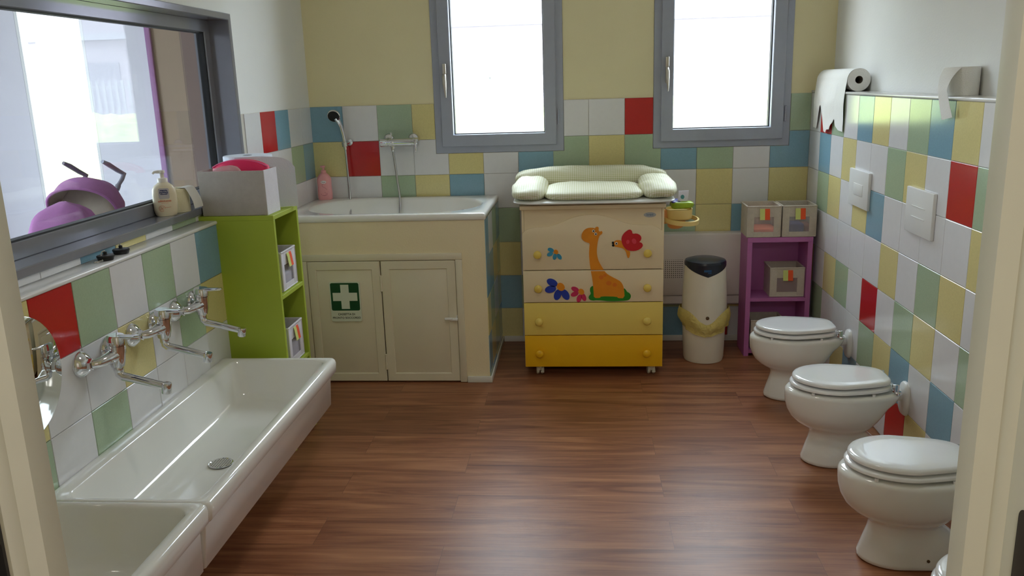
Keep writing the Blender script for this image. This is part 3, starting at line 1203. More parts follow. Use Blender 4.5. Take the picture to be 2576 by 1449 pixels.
hb = thing('shower_holder', 'small chrome wall bracket holding the hand shower', 'bracket', (0.210, -0.0, 1.2))
g = Geo()
g.lathe([(0.020, 0), (0.019, 0.008), (0.012, 0.014)], (0.222, Y0, 1.203), (0, -1, 0), 20)
g.tube([(0.222, -0.016, 1.203), (0.212, -0.038, 1.200)], 0.009, 12)
obj('bracket', g, ['chrome'], hb)
g = Geo()
g.lathe([(0.0145, -0.014), (0.0165, -0.012), (0.0165, 0.010), (0.0145, 0.012)], (0.205, -0.052, 1.195), (-0.12, 0, 1), 20)
obj('clip', g, ['steel_strainer'], hb)
hs_ = thing('hand_shower', 'chrome hand shower with a dark round face hanging above the tub', 'shower head', (0.205, -0.052, 1.18))
g = Geo()
g.tube([(0.207, -0.051, 1.165), (0.205, -0.052, 1.2), (0.200, -0.056, 1.25), (0.192, -0.062, 1.295), (0.182, -0.074, 1.325), (0.172, -0.086, 1.345)], [0.009, 0.0115, 0.011, 0.012, 0.014, 0.014], 14)
obj('handle', g, ['chrome'], hs_)
hd = Vector((0.05, -0.86, -0.42)).normalized()
hc = Vector((0.166, -0.095, 1.355))
g = Geo()
g.lathe([(0.012, -0.022), (0.026, -0.016), (0.036, -0.004), (0.036, 0.002), (0.033, 0.005)], hc, hd, 30)
obj('head', g, ['chrome'], hs_)
g = Geo()
g.lathe([(0.033, 0.0045), (0.031, 0.0075), (0.001, 0.009)], hc, hd, 30)
obj('spray_face', g, ['rubber_black'], hs_)
g = hose([(0.207, -0.051, 1.17), (0.209, -0.053, 1.1), (0.214, -0.06, 0.98), (0.224, -0.09, 0.87), (0.232, -0.15, 0.74), (0.25, -0.2, 0.57)], 0.0068)
obj('hose', g, ['chrome_ribbed'], hs_, sharp=60)


def bottle(g, c, prof, depth, ang=0.0, n=36):
    """prof: (z, half width, exponent) lofted oval bottle"""
    rings = []
    for z, hw, e in prof:
        hd_ = min(hw, depth) if hw > depth else hw
        r = sup(0, 0, hw, min(hw, depth), e, 0, n)
        rings.append([Vector((c[0] + p.x * math.cos(ang) - p.y * math.sin(ang), c[1] + p.x * math.sin(ang) + p.y * math.cos(ang), c[2] + z)) for p in r])
    g.loft(rings, True, True)


pk = thing('shampoo_bottle', 'pink pump bottle standing on the rear left corner of the bathtub', 'bottle', (0.075, -0.075, 0.885))
pc = (0.075, -0.075, 0.885)
g = Geo()
bottle(g, pc, [(0.0, 0.036, 3), (0.004, 0.040, 3), (0.03, 0.042, 2.8), (0.06, 0.041, 2.6), (0.075, 0.0395, 2.6), (0.09, 0.0405, 2.6), (0.115, 0.0415, 2.5), (0.128, 0.037, 2.4), (0.140, 0.029, 2.2), (0.150, 0.018, 2), (0.153, 0.015, 2)], 0.024)
obj('body', g, ['soap_pink'], pk, sharp=50)
g = Geo()
g.lathe([(0.0145, 0.150), (0.0145, 0.166), (0.012, 0.168), (0.006, 0.169), (0.006, 0.182), (0.012, 0.184), (0.012, 0.192), (0.009, 0.194)], pc, (0, 0, 1), 20)
g.box(pc[0] - 0.016, pc[0] + 0.012, pc[1] - 0.009, pc[1] + 0.007, 1.069, 1.079, bev=0.004)
obj('pump', g, ['soap_pink'], pk)
yl = pc[1] - 0.0243
lg = Geo()
lg.prism(ellipse_pts(pc[0] + 0.002, 0.885 + 0.102, 0.0155, 0.0085), lambda u, v: Vector((u, yl + 0.003, v)), lambda u, v: Vector((u, yl - 0.0004, v)))
obj('brand_oval', lg, ['label_white'], pk)
g = text_geo('Fissan', 0.0095, lambda u, v, d: Vector((pc[0] + 0.002 + u, yl - 0.0004 - d, 0.885 + 0.0992 + v)), bold=0.0002)
g = merge(g, Geo().tube([(pc[0] + 0.006, yl + .0002, 0.98), (pc[0] - 0.008, yl + .0002, 0.972), (pc[0] - 0.006, yl + .0002, 0.962), (pc[0] + 0.012, yl + .0002, 0.952), (pc[0] + 0.018, yl + .0008, 0.944)], 0.0007, 6))
for k, (ra, rb) in enumerate(((0.018, 0.011), (0.011, 0.009))):
    g = merge(g, Geo().tube([(pc[0] + 0.002 + ra * math.cos(t * PI / 10 + PI * 0.95 + k), yl, 0.92 + rb * math.sin(t * PI / 10 + PI * 0.95 + k)) for t in range(0, 13)], 0.0006, 6))
obj('print', g, ['label_rose'], pk)

# ------------------------------------------------------------------ lime shelf unit
LX, LY0, LY1, LZ = 0.314, -1.555, -1.260, 1.020
ls = thing('lime_shelf_unit', 'tall lime green open shelf unit standing between the sinks and the bathtub', 'shelf unit', (0.163, -1.41, 0))
th = 0.018
XW = 0.003
g = Geo()
g.box(XW, LX, LY0, LY0 + th, 0, LZ - th, bev=0.001, seg=1)
obj('side_panel', g, ['lime_board'], ls)
g = Geo()
g.box(XW, LX, LY1 - th, LY1, 0, LZ - th, bev=0.001, seg=1)
obj('side_panel', g, ['lime_board'], ls)
g = Geo()
g.box(XW, LX, LY0, LY1, LZ - th, LZ, bev=0.001, seg=1)
obj('top', g, ['lime_board'], ls)
for zz in (0.685, 0.358, 0.03):
    g = Geo()
    g.box(XW + 0.006, LX, LY0 + th, LY1 - th, zz - th, zz, bev=0.0008, seg=1)
    obj('shelf', g, ['lime_board'], ls)
g = Geo()
g.box(XW, XW + 0.006, LY0 + th, LY1 - th, 0.0, LZ - th)
obj('back_panel', g, ['lime_board'], ls)


# ------------------------------------------------------------------ fabric boxes
def fabric_box(label, w_, d_, h_, body, loc, rotz=0, contents=(), group=None):
    """opens upwards, window and tag on the -Y side; local origin at base centre"""
    b = thing('fabric_box', label, 'storage box', (0, 0, 0), group)
    x0, x1, ya, yb = -w_ / 2, w_ / 2, -d_ / 2, d_ / 2
    t = 0.005
    g = Geo()
    wx, wz0, wz1 = w_ * 0.30, h_ * 0.17, h_ * 0.66
    g.box(x0, -wx, ya, ya + t, 0, h_, bev=0.002)
    g.box(wx, x1, ya, ya + t, 0, h_, bev=0.002)
    g.box(-wx, wx, ya, ya + t, 0, wz0)
    g.box(-wx, wx, ya, ya + t, wz1, h_)
    g.box(x0, x1, yb - t, yb, 0, h_, bev=0.002)
    g.box(x0, x0 + t, ya + t, yb - t, 0, h_)
    g.box(x1 - t, x1, ya + t, yb - t, 0, h_)
    g.box(x0 + t, x1 - t, ya + t, yb - t, 0, 0.004)
    obj('body', g, [body], b, sharp=30)
    g = Geo()
    e = [Vector((x0, ya, h_)), Vector((x1, ya, h_)), Vector((x1, yb, h_)), Vector((x0, yb, h_))]
    for i in range(4):
        g.tube([e[i], e[(i + 1) % 4]], 0.0042, 8)
    for i in range(2):
        g.tube([e[i], (e[i].x, e[i].y, 0.004)], 0.0028, 6)
    g.tube([(x0, ya, 0.004), (x1, ya, 0.004)], 0.0028, 6)
    obj('piping', g, [body], b)
    g = Geo()
    g.box(-wx - 0.003, wx + 0.003, ya + t * 0.4, ya + t * 0.6, wz0 - 0.003, wz1 + 0.003)
    obj('window', g, ['clear_window'], b)
    for k, mm_ in ((0, 'tag_lime'), (1, 'tag_orange')):
        g = Geo()
        tx0 = -0.006 - 0.026 + 0.026 * k + 0.008
        pr = [(0.0015, h_ * 0.93), (0.005, h_ * 0.85), (0.0075, h_ * 0.72), (0.011, h_ * 0.58)]
        top = [[Vector((tx0, ya - q, z)), Vector((tx0 + 0.026, ya - q, z)), Vector((tx0 + 0.026, ya - q - 0.0018, z)), Vector((tx0, ya - q - 0.0018, z))] for q, z in pr]
        g.loft(top)
        obj('tag', g, [mm_], b, sharp=60)
    for (cm, a) in contents:
        g = Geo()
        g.box(*a, bev=0.012, seg=3)
        obj('contents', g, [cm], b)
    b['group'] = 'white fabric boxes in the lime shelf unit' if body == 'white_canvas' else 'beige fabric boxes on the purple shelf unit'
    b.location = loc
    b.rotation_euler = (0, 0, rotz)
    return b


bx_w, bx_d, bx_h = 0.172, 0.205, 0.165
fabric_box('white fabric box on the middle board of the lime shelf unit', bx_w, 0.20, bx_h, 'white_canvas', (LX - 0.012 - 0.1, -1.397, 0.686), PI / 2, [('dark_stuff', (-0.07, 0.07, -0.06, 0.07, 0.005, 0.10)), ('pale_stuff', (-0.05, 0.06, -0.092, -0.062, 0.006, 0.07))])
fabric_box('white fabric box on the lower board of the lime shelf unit', bx_w, 0.20, bx_h, 'white_canvas', (LX - 0.012 - 0.1, -1.395, 0.359), PI / 2, [('dark_stuff', (-0.07, 0.07, -0.06, 0.07, 0.005, 0.09)), ('pale_stuff', (-0.05, 0.06, -0.092, -0.062, 0.006, 0.08))])

# ------------------------------------------------------------------ purple shelf unit
PX0, PX1, PY0, PY1, PZ = 2.430, 2.772, -0.300, -0.105, 0.664
ps = thing('purple_shelf_unit', 'low purple open shelf unit standing in the corner by the right wall', 'shelf unit', (2.6, -0.2, 0))
th2 = 0.026
for (a, b) in ((PX0, PX0 + th2), (PX1 - th2, PX1)):
    g = Geo()
    g.box(a, b, PY0, PY1, 0, PZ - th2, bev=0.001, seg=1)
    obj('side_panel', g, ['purple_board'], ps)
g = Geo()
g.box(PX0, PX1, PY0, PY1, PZ - th2, PZ, bev=0.001, seg=1)
obj('top', g, ['purple_board'], ps)
for zz in (0.330, 0.035):
    g = Geo()
    g.box(PX0 + th2, PX1 - th2, PY0, PY1 - 0.004, zz - 0.018, zz, bev=0.0008, seg=1)
    obj('shelf', g, ['purple_board'], ps)
g = Geo()
g.box(PX0 + th2, PX1 - th2, PY1 - 0.004, PY1, 0.017, PZ - th2)
obj('back_panel', g, ['purple_board'], ps)
fabric_box('beige fabric box with an orange window on the left of the purple shelf top', 0.172, 0.185, 0.165, 'beige_canvas', (2.512, -0.203, PZ + 0.001), 0, [('orange_stuff', (-0.078, 0.078, -0.082, 0.082, 0.004, 0.045))])
fabric_box('beige fabric box with blue things inside on the right of the purple shelf top', 0.172, 0.185, 0.165, 'beige_canvas', (2.696, -0.203, PZ + 0.001), 0, [('blue_stuff', (-0.05, 0.03, -0.08, 0.03, 0.006, 0.07)), ('brown_stuff', (0.035, 0.078, -0.08, 0.05, 0.004, 0.06))])
fabric_box('beige fabric box with a brown window on the middle board of the purple shelf', 0.178, 0.165, 0.160, 'beige_canvas', (2.652, -0.195, 0.331), 0, [('brown_stuff', (-0.08, 0.08, -0.076, 0.076, 0.004, 0.12))])
fabric_box('beige fabric box in the bottom compartment of the purple shelf behind the toilet', 0.178, 0.165, 0.160, 'beige_canvas', (2.560, -0.192, 0.036), 0, [('brown_stuff', (-0.08, 0.08, -0.076, 0.076, 0.004, 0.06))])

# ------------------------------------------------------------------ convector radiator
rad = thing('wall_convector', 'long white wall convector with a perforated grille behind the changing table', 'radiator', (2.1, -0.05, 0.23))
g = Geo()
prof = [(-0.006, 0.29), (-0.070, 0.29), (-0.082, 0.295), (-0.088, 0.31), (-0.088, 0.63), (-0.084, 0.645), (-0.072, 0.652), (-0.006, 0.652)]
g.prism(prof, lambda u, v: Vector((1.50, u, v)), lambda u, v: Vector((2.70, u, v)))
obj('casing', g, ['radiator_white'], rad, sharp=30)
g = Geo()
prof = [(-0.006, 0.235), (-0.060, 0.235), (-0.074, 0.245), (-0.074, 0.289), (-0.006, 0.289)]
g.prism(prof, lambda u, v: Vector((1.50, u, v)), lambda u, v: Vector((2.70, u, v)))
obj('base_duct', g, ['radiator_white'], rad, sharp=30)
g = Geo()
g.box(1.985, 2.120, -0.0895, -0.0875, 0.400, 0.505)
obj('grille', g, ['perforated_white'], rad)

# ------------------------------------------------------------------ changing table
KX0, KX1, KY0, KY1 = 1.243, 1.956, -0.585, -0.105
KF = -0.620
ct = thing('changing_table', 'cream and yellow baby changing chest of drawers with giraffe decoration on casters', 'chest of drawers', (1.6, -0.36, 0))
g = Geo()
g.box(KX0, KX1, KY0, KY1, 0.052, 0.882, bev=0.002, seg=1)
for (a, b) in ((KX0, KX0 + 0.011), (KX1 - 0.011, KX1)):
    g.box(a, b, -0.6101, KY0, 0.052, 0.882)
obj('carcass', g, ['cabinet_cream'], ct)
g = Geo()
g.box(KX0 - 0.008, KX1 + 0.008, KF - 0.006, KY1, 0.883, 0.904, bev=0.004)
obj('top', g, ['cabinet_cream'], ct)
g = Geo()
g.box(KX0 + 0.012, KX1 - 0.012, -0.6101, -0.5851, 0.750, 0.882, bev=0.001, seg=1)
obj('upper_panel', g, ['cabinet_cream'], ct)


def D(cx_, cy_):
    px = 1280 + cx_ / 6.038
    py = 540 + cy_ / 6.038
    x = 1.243 + (px - 1314.5) / (1668.5 - 1314.5) * 0.712
    z = 0.572 + (681 - py) * 0.00205 - 0.009 * (x - 1.24) / 0.715
    return (x, z)


top_pts = [(215, 330), (222, 280), (260, 240), (330, 208), (440, 194), (600, 184), (700, 165), (800, 125), (900, 80), (1020, 38), (1150, 12), (1280, 4), (1400, 14), (1500, 38), (1600, 70), (1720, 115), (1850, 150), (1980, 160), (2080, 160), (2180, 172), (2260, 205), (2320, 250), (2350, 300), (2352, 345)]
crest = [D(*p) for p in top_pts]
crest = [(min(max(x, KX0 + .001), KX1 - .001), z) for x, z in crest]
out1 = [(KX0 + 0.001, 0.5735)] + [(KX0 + 0.001, crest[0][1])] + crest[1:-1] + [(KX1 - 0.001, crest[-1][1]), (KX1 - 0.001, 0.5735)]
yb_ = -0.6103


def front(name, pts, m):
    bm = bmesh.new()
    vs = [bm.verts.new((u, yb_, v)) for u, v in pts]
    f_ = bm.faces.new(vs)
    ex = bmesh.ops.extrude_face_region(bm, geom=[f_])
    nv = [e_ for e_ in ex['geom'] if isinstance(e_, bmesh.types.BMVert)]
    for v in nv:
        v.co.y = KF
    fe = [e_ for e_ in bm.edges if all(abs(v.co.y - KF) < 1e-5 for v in e_.verts)]
    bmesh.ops.bevel(bm, geom=fe, offset=0.0018, segments=2, profile=0.5, affect='EDGES')
    return obj(name, Geo().bm(bm), [m], ct, sharp=40)


dr = [front('drawer', out1, 'cabinet_cream')]
for (za, zb, m_) in ((0.4030, 0.5695, 'cabinet_cream'), (0.2270, 0.3990, 'cabinet_pale_yellow'), (0.0530, 0.2230, 'cabinet_yellow')):
    dr.append(front('drawer', [(KX0 + .001, za), (KX0 + .001, zb), (KX1 - .001, zb), (KX1 - .001, za)], m_))
for k, zz in enumerate((0.657, 0.479, 0.304, 0.1305)):
    for xx in (1.3205, 1.8735):
        g = Geo()
        g.lathe([(0.010, 0.0), (0.009, 0.010), (0.016, 0.014), (0.0205, 0.020), (0.0205, 0.025), (0.017, 0.029), (0.001, 0.030)], (xx, KF + .0005, zz), (0, -1, 0), 28)
        obj('knob', g, [['knob_yellow', 'knob_yellow', 'cabinet_pale_yellow', 'cabinet_yellow'][k]], dr[k], sharp=50)


def decal(parent, nm, shapes):
    """shapes: (points in drawing coordinates, material, level)"""
    gg = Geo()
    ms = []
    for pts, m_, lv in shapes:
        if m_ not in ms:
            ms.append(m_)
        mi = ms.index(m_)
        p2 = [D(*p) for p in pts]
        ya, yb2 = KF + 0.0003, KF - 0.004 - 0.0012 * lv
        gg.prism(p2, lambda u, v: Vector((u, ya, v)), lambda u, v: Vector((u, yb2, v)), mi)
    return obj(nm, gg, ms, parent, sharp=40)


def clip(pts, yc, keep_above):
    out = []
    for i in range(len(pts)):
        p, q = pts[i], pts[(i + 1) % len(pts)]
        ip = (p[1] < yc) == keep_above
        iq = (q[1] < yc) == keep_above
        if ip:
            out.append(p)
        if ip != iq:
            t = (yc - p[1]) / (q[1] - p[1])
            out.append((p[0] + t * (q[0] - p[0]), yc))
    return out


def smooth(pts, it=1):
    for _ in range(it):
        o_ = []
        for i in range(len(pts)):
            p, q = pts[i], pts[(i + 1) % len(pts)]
            o_ += [(0.75 * p[0] + 0.25 * q[0], 0.75 * p[1] + 0.25 * q[1]), (0.25 * p[0] + 0.75 * q[0], 0.25 * p[1] + 0.75 * q[1])]
        pts = o_
    return pts


gir = [(1110, 330), (1120, 275), (1165, 220), (1225, 198), (1290, 200), (1315, 212), (1325, 188), (1362, 184), (1374, 205), (1368, 235), (1385, 262), (1415, 246), (1430, 270), (1414, 300), (1385, 308), (1365, 370), (1350, 440), (1340, 540), (1345, 620), (1370, 710), (1430, 815), (1480, 890), (1560, 940), (1650, 985), (1700, 1015), (1735, 1070), (1752, 1130), (1762, 1272), (1655, 1272), (1650, 1248), (1395, 1243), (1390, 1270), (1290, 1270), (1288, 1180), (1275, 1000), (1245, 830), (1228, 700), (1222, 600), (1228, 500), (1235, 430), (1190, 420), (1140, 395), (1115, 360)]
gir = smooth(gir)
eye = lambda x, y, r=21: [(ellipse_pts(x, y, r, r), 'eye_white', 1), (ellipse_pts(x + 1, y + 1, r * 0.55, r * 0.55), 'print_black', 2)]
decal(dr[0], 'giraffe_head', [(clip(gir, 838, True), 'giraffe_orange', 0)] + eye(1292, 247) + eye(1326, 292))
grass = smooth([(1210, 1250), (1250, 1205), (1232, 1165), (1235, 1115), (1262, 1088), (1310, 1085), (1500, 1100), (1755, 1118), (1785, 1150), (1795, 1175), (1840, 1198), (1860, 1240), (1840, 1292), (1790, 1312), (1550, 1324), (1350, 1305), (1260, 1314), (1215, 1288)])
spots = []
for (x, y, r) in ((1405, 950, 36), (1460, 920, 26), (1520, 1040, 40), (1610, 1065, 34)):
    spots.append((ellipse_pts(x, y, r, r * 0.9), 'giraffe_spot', 1.15))
decal(dr[1], 'giraffe_body', [(grass, 'grass_green', 0), (clip(gir, 858, False), 'giraffe_orange', 1)] + spots)
wing = smooth([(1712, 350), (1740, 290), (1800, 240), (1842, 226), (1870, 250), (1875, 295), (1940, 286), (1994, 312), (2012, 355), (1998, 395), (1972, 415), (2016, 428), (2036, 465), (2010, 507), (1950, 542), (1870, 552), (1790, 532), (1740, 480), (1712, 410)])
bbody = smooth([(1590, 440), (1605, 402), (1640, 386), (1715, 390), (1745, 480), (1790, 540), (1842, 550), (1840, 620), (1820, 662), (1800, 645), (1780, 560), (1740, 510), (1650, 490), (1604, 482)])
decal(dr[0], 'butterfly', [(bbody, 'giraffe_orange', 0), (wing, 'wing_red', 1), (ellipse_pts(1806, 412, 24, 32, 0.2), 'wing_spot', 2), (ellipse_pts(1900, 402, 32, 42, -0.4), 'wing_spot', 2), (ellipse_pts(1584, 425, 17, 16), 'print_black', 1), (ellipse_pts(1588, 466, 19, 17), 'print_black', 1), (rrect(1580, 1596, 415, 470, 4), 'print_black', 1)] + eye(1635, 436))


def flower(parent, c, ps_, pa, pb, rc, m_):
    sh = []
    for (x, y) in ps_:
        an = math.atan2(y - c[1], x - c[0])
        sh.append((ellipse_pts(x, y, pa, pb, an), m_, 0))
    sh.append((ellipse_pts(c[0], c[1], rc, rc * 0.85, 0.8), 'giraffe_orange', 1))
    decal(parent, 'flower', sh)


flower(dr[0], (722, 562), [(643, 533), (630, 598), (702, 636), (772, 636)], 48, 30, 37, 'petal_teal')
flower(dr[1], (786, 1100), [(655, 1035), (628, 1138), (737, 1222), (855, 1222)], 88, 55, 66, 'petal_blue')
flower(dr[1], (1100, 1175), [(1005, 1137), (998, 1212), (1066, 1280), (1136, 1260)], 62, 36, 48, 'petal_pink')
# oval badge
bx, bz = 1.885, 0.8475
g = Geo()
g.prism(ellipse_pts(bx, bz, 0.0305, 0.0125), lambda u, v: Vector((u, -0.6100, v)), lambda u, v: Vector((u, -0.6118, v)))
bdg = obj('badge', g, ['badge_grey'], ct)
g = text_geo('brevi', 0.0165, lambda u, v, d: Vector((bx + u, -0.6118 - d, bz - 0.004 + v)), bold=0.0006)
obj('badge_lettering', g, ['badge_blue'], bdg)
# casters
for (xx, yy) in ((1.318, -0.575), (1.900, -0.575), (1.318, -0.15), (1.900, -0.15)):
    g = Geo()
    for dx in (-0.012, 0.012):
        g.lathe([(0.012, -0.008), (0.021, -0.007), (0.0235, -0.003), (0.0235, 0.003), (0.021, 0.007), (0.012, 0.008)], (xx + dx, yy, 0.0237), (1, 0.15, 0), 22)
    g.box(xx - 0.011, xx + 0.011, yy - 0.018, yy + 0.018, 0.022, 0.052, bev=0.004)
    g.box(xx + 0.004, xx + 0.022, yy - 0.032, yy - 0.018, 0.016, 0.022, bev=0.002)
    obj('caster', g, ['caster_ivory'], ct)

# ------------------------------------------------------------------ changing pad
pad = thing('changing_pad', 'padded changing mat in pale green gingham lying on the chest of drawers', 'changing mat', (1.6, -0.36, 0.905))


def cushion(x0, x1, y0_, y1_, z0_, z1_, px=5, pz=2.4, nz=0.006, seed=0, sag=None, n=36, mf='gingham'):
    """pillow-like closed volume"""
    gg = Geo()
    rings = []
    K = 18
    for k in range(K + 1):
        t = -1 + 2 * k / K
        # latitude from bottom to top
        a = t * PI / 2
        s_ = max(math.cos(a), 0.0) ** (2 / pz)
        zz = math.copysign(abs(math.sin(a)) ** (2 / pz), a)
        s_ = max(s_, 0.002)
        r = []
        for p in sup(0, 0, 1, 1, px, 0, 72):
            X = (x0 + x1) / 2 + p.x * s_ * (x1 - x0) / 2
            Y = (y0_ + y1_) / 2 + p.y * s_ * (y1_ - y0_) / 2
            Z = (z0_ + z1_) / 2 + zz * (z1_ - z0_) / 2
            if sag:
                Z += sag(X, Y, zz)
            v = Vector((X, Y, Z))
            w_ = noise.noise(v * 14 + Vector((seed, 0, 0))) * nz + noise.noise(v * 40 + Vector((seed, 5, 0))) * nz * 0.45
            edge = abs(1 - s_) * 0 + 1
            r.append(v + Vector((p.x, p.y, zz)).normalized() * w_ * edge)
        rings.append(r)
    gg.loft(rings, True, True)
    return gg


g = Geo()
g = merge(cushion(1.200, 2.012, -0.678, -0.11, 0.908, 0.934, 8, 3, 0.003, 3))
obj('underside', g, ['plastic_white'], pad, sharp=80)
g = cushion(1.352, 1.862, -0.662, -0.20, 0.918, 0.987, 5, 2.6, 0.006, 11, sag=lambda X, Y, z: 0.006 * (Y + 0.4))
obj('cushion', g, ['gingham'], pad, sharp=80)
g = cushion(1.190, 1.372, -0.668, -0.17, 0.918, 1.014, 3.6, 2.2, 0.009, 21, sag=lambda X, Y, z: 0.05 * (Y + 0.5) * (1 + z) / 2)
obj('side_bolster', g, ['gingham'], pad, sharp=80)
g = cushion(1.842, 2.024, -0.668, -0.17, 0.918, 1.014, 3.6, 2.2, 0.009, 31, sag=lambda X, Y, z: 0.05 * (Y + 0.5) * (1 + z) / 2)
obj('side_bolster', g, ['gingham'], pad, sharp=80)
g = cushion(1.180, 2.012, -0.235, -0.075, 0.918, 1.066, 6, 2.3, 0.009, 41, sag=lambda X, Y, z: -0.012 * (1 - ((X - 1.6) / 0.42) ** 2) * (1 + z) / 2)
obj('back_bolster', g, ['gingham'], pad, sharp=80)

# ------------------------------------------------------------------ side bucket with wipes
bk = thing('side_holder', 'yellow plastic holder tray hooked on the right side of the changing chest', 'holder', (2.05, -0.4, 0.74))
bc = (2.052, -0.40)
g = Geo()
rr_ = [sup(bc[0], bc[1], 0.055, 0.066, 2.6, 0.790, 40), sup(bc[0], bc[1], 0.066, 0.078, 2.6, 0.800, 40), sup(bc[0], bc[1], 0.068, 0.080, 2.6, 0.846, 40), sup(bc[0], bc[1], 0.064, 0.076, 2.6, 0.846, 40), sup(bc[0], bc[1], 0.062, 0.072, 2.6, 0.832, 40)]
g.loft(rr_)
obj('tray', g, ['bucket_yellow'], bk, sharp=50)
# tilted carrying ring
g = Geo()
ringc = Vector((2.062, -0.40, 0.800))
path = []
for i in range(41):
    a = 2 * PI * i / 40
    path.append((ringc.x + 0.090 * math.cos(a), ringc.y + 0.088 * math.sin(a), ringc.z - 0.012 + 0.010 * math.sin(a) - 0.008 * math.cos(a)))
rings = []
for i, p in enumerate(path):
    a = 2 * PI * i / 40
    o_ = Vector((math.cos(a), math.sin(a), 0))
    p = Vector(p)
    rings.append([p + o_ * 0.004 + Vector((0, 0, -0.012)), p + o_ * 0.005 + Vector((0, 0, 0.010)), p - o_ * 0.004 + Vector((0, 0, 0.012)), p - o_ * 0.005 + Vector((0, 0, -0.010))])
g.loft(rings, False, False)
obj('ring_handle', g, ['bucket_yellow'], bk, sharp=60)
g = Geo()
g.loft([sup(2.032, -0.40, 0.026, 0.03, 2.4, 0.742, 28), sup(2.035, -0.40, 0.04, 0.048, 2.4, 0.752, 28), sup(2.04, -0.40, 0.05, 0.056, 2.4, 0.79, 28)])
g.box(1.9645, 2.0, -0.43, -0.37, 0.77, 0.84, bev=0.004)
obj('cup', g, ['bucket_orange'], bk, sharp=50)
wp = thing('wipes_packet', 'green and white packet of baby wipes lying in the yellow side holder', 'packet', (2.065, -0.40, 0.847))
g = cushion(2.008, 2.122, -0.458, -0.345, 0.848, 0.884, 7, 3.6, 0.010, 51)
obj('pack', g, ['wipes_green'], wp, sharp=60)
g = cushion(2.005, 2.060, -0.448, -0.35, 0.872, 0.893, 4, 2.2, 0.008, 61)
obj('blue_fold', g, ['wipes_blue'], wp, sharp=60)
g = Geo()
rings = []
for k, (z, dx, dy) in enumerate(((0.880, -0.004, -0.005), (0.895, 0.002, -0.004), (0.915, 0.006, 0.004), (0.938, 0.008, 0.010))):
    rings.append([Vector((2.040 + dx, -0.425 + dy, z)), Vector((2.092 + dx, -0.419 + dy, z + 0.001)), Vector((2.092 + dx, -0.415 + dy, z + 0.001)), Vector((2.040 + dx, -0.421 + dy, z))])
g.loft(rings)
fl = obj('flap', g, ['wipes_white'], wp, sharp=60)
g = Geo()
g.prism(ellipse_pts(2.066, 0.908, 0.0095, 0.0115), lambda u, v: Vector((u, -0.4235, v)), lambda u, v: Vector((u, -0.4255, v)))
obj('print', g, ['print_teal'], fl)

# ------------------------------------------------------------------ nappy bin
bn = thing('nappy_bin', 'tall white nappy bin with black lid and yellow bag', 'bin', (2.205, -0.33, 0))
bc = (2.205, -0.330, 0)
g = Geo()
g.lathe([(0.098, 0.0), (0.104, 0.002), (0.1085, 0.02), (0.1135, 0.16), (0.1165, 0.235), (0.1165, 0.27)], bc, (0, 0, 1), 56)
obj('base', g, ['bin_white'], bn, sharp=50)
g = Geo()
n = 56
rings = []
for zt, r_ in ((0, 0.1200), (1, 0.1200)):
    pass
prof_r = [(0.00, 0.1195), (0.10, 0.1200), (0.4, 0.117), (0.75, 0.112), (1.0, 0.1075)]
for q, r_ in prof_r:
    ring = []
    for i in range(n):
        a = 2 * PI * i / n
        low_ = 0.262 - 0.042 * math.exp(-((math.atan2(math.sin(a + PI / 2), math.cos(a + PI / 2))) / 0.55) ** 2)
        z = low_ + (0.538 - low_) * q
        ring.append(Vector((bc[0] + r_ * math.cos(a), bc[1] + r_ * math.sin(a), z)))
    rings.append(ring)
g.loft(rings, True, True)
obj('upper_shell', g, ['bin_white'], bn, sharp=50)
g = Geo()
g.lathe([(0.1095, 0.530), (0.1105, 0.534), (0.1105, 0.546), (0.106, 0.556), (0.08, 0.564), (0.03, 0.568), (0.001, 0.5685)], bc, (0, 0, 1), 56)
# pointed apron at the front
rings = []
for i in range(25):
    t = -1 + 2 * i / 24
    a = -PI / 2 + t * 1.25
    zb2 = 0.534 - 0.052 * (1 - abs(t)) ** 0.9 - 0.001
    ro = 0.1105
    rings.append([Vector((bc[0] + ro * math.cos(a), bc[1] + ro * math.sin(a), 0.538)), Vector((bc[0] + (ro + 0.001) * math.cos(a), bc[1] + (ro + 0.001) * math.sin(a), zb2)),
                  Vector((bc[0] + 0.104 * math.cos(a), bc[1] + 0.104 * math.sin(a), zb2)), Vector((bc[0] + 0.104 * math.cos(a), bc[1] + 0.104 * math.sin(a), 0.538))])
g.loft(rings)
ld = obj('lid', g, ['bin_lid'], bn, sharp=45)
g = Geo()
g.box(2.192, 2.226, -0.425, -0.409, 0.5595, 0.5625)
for v in g.v:
    v.z += 0.25 * (v.y + 0.417) - 0.002
sl = obj('sticker', g, ['label_white'], ld)
g = Geo()
for k in range(6):
    g.box(2.195 + 0.005 * k, 2.1965 + 0.005 * k + 0.001 * (k % 2), -0.421, -0.413, 0.5625, 0.5629)
for v in g.v:
    v.z += 0.25 * (v.y + 0.417) - 0.002
obj('sticker_print', g, ['print_black'], ld)
g = Geo()
for k, (xa, xb, z) in enumerate(((2.184, 2.222, 0.517), (2.184, 2.222, 0.511), (2.205, 2.222, 0.503))):
    g.box(xa, xb, -0.4435, -0.4395, z, z + 0.0045)
obj('lid_print', g, ['bin_label_blue'], ld)
g = Geo()
g.lathe([(0.0095, 0), (0.0095, 0.003), (0.006, 0.005)], (2.206, -0.330 - 0.1185, 0.262), (0, -1, 0), 20)
obj('button', g, ['button_brown'], bn)
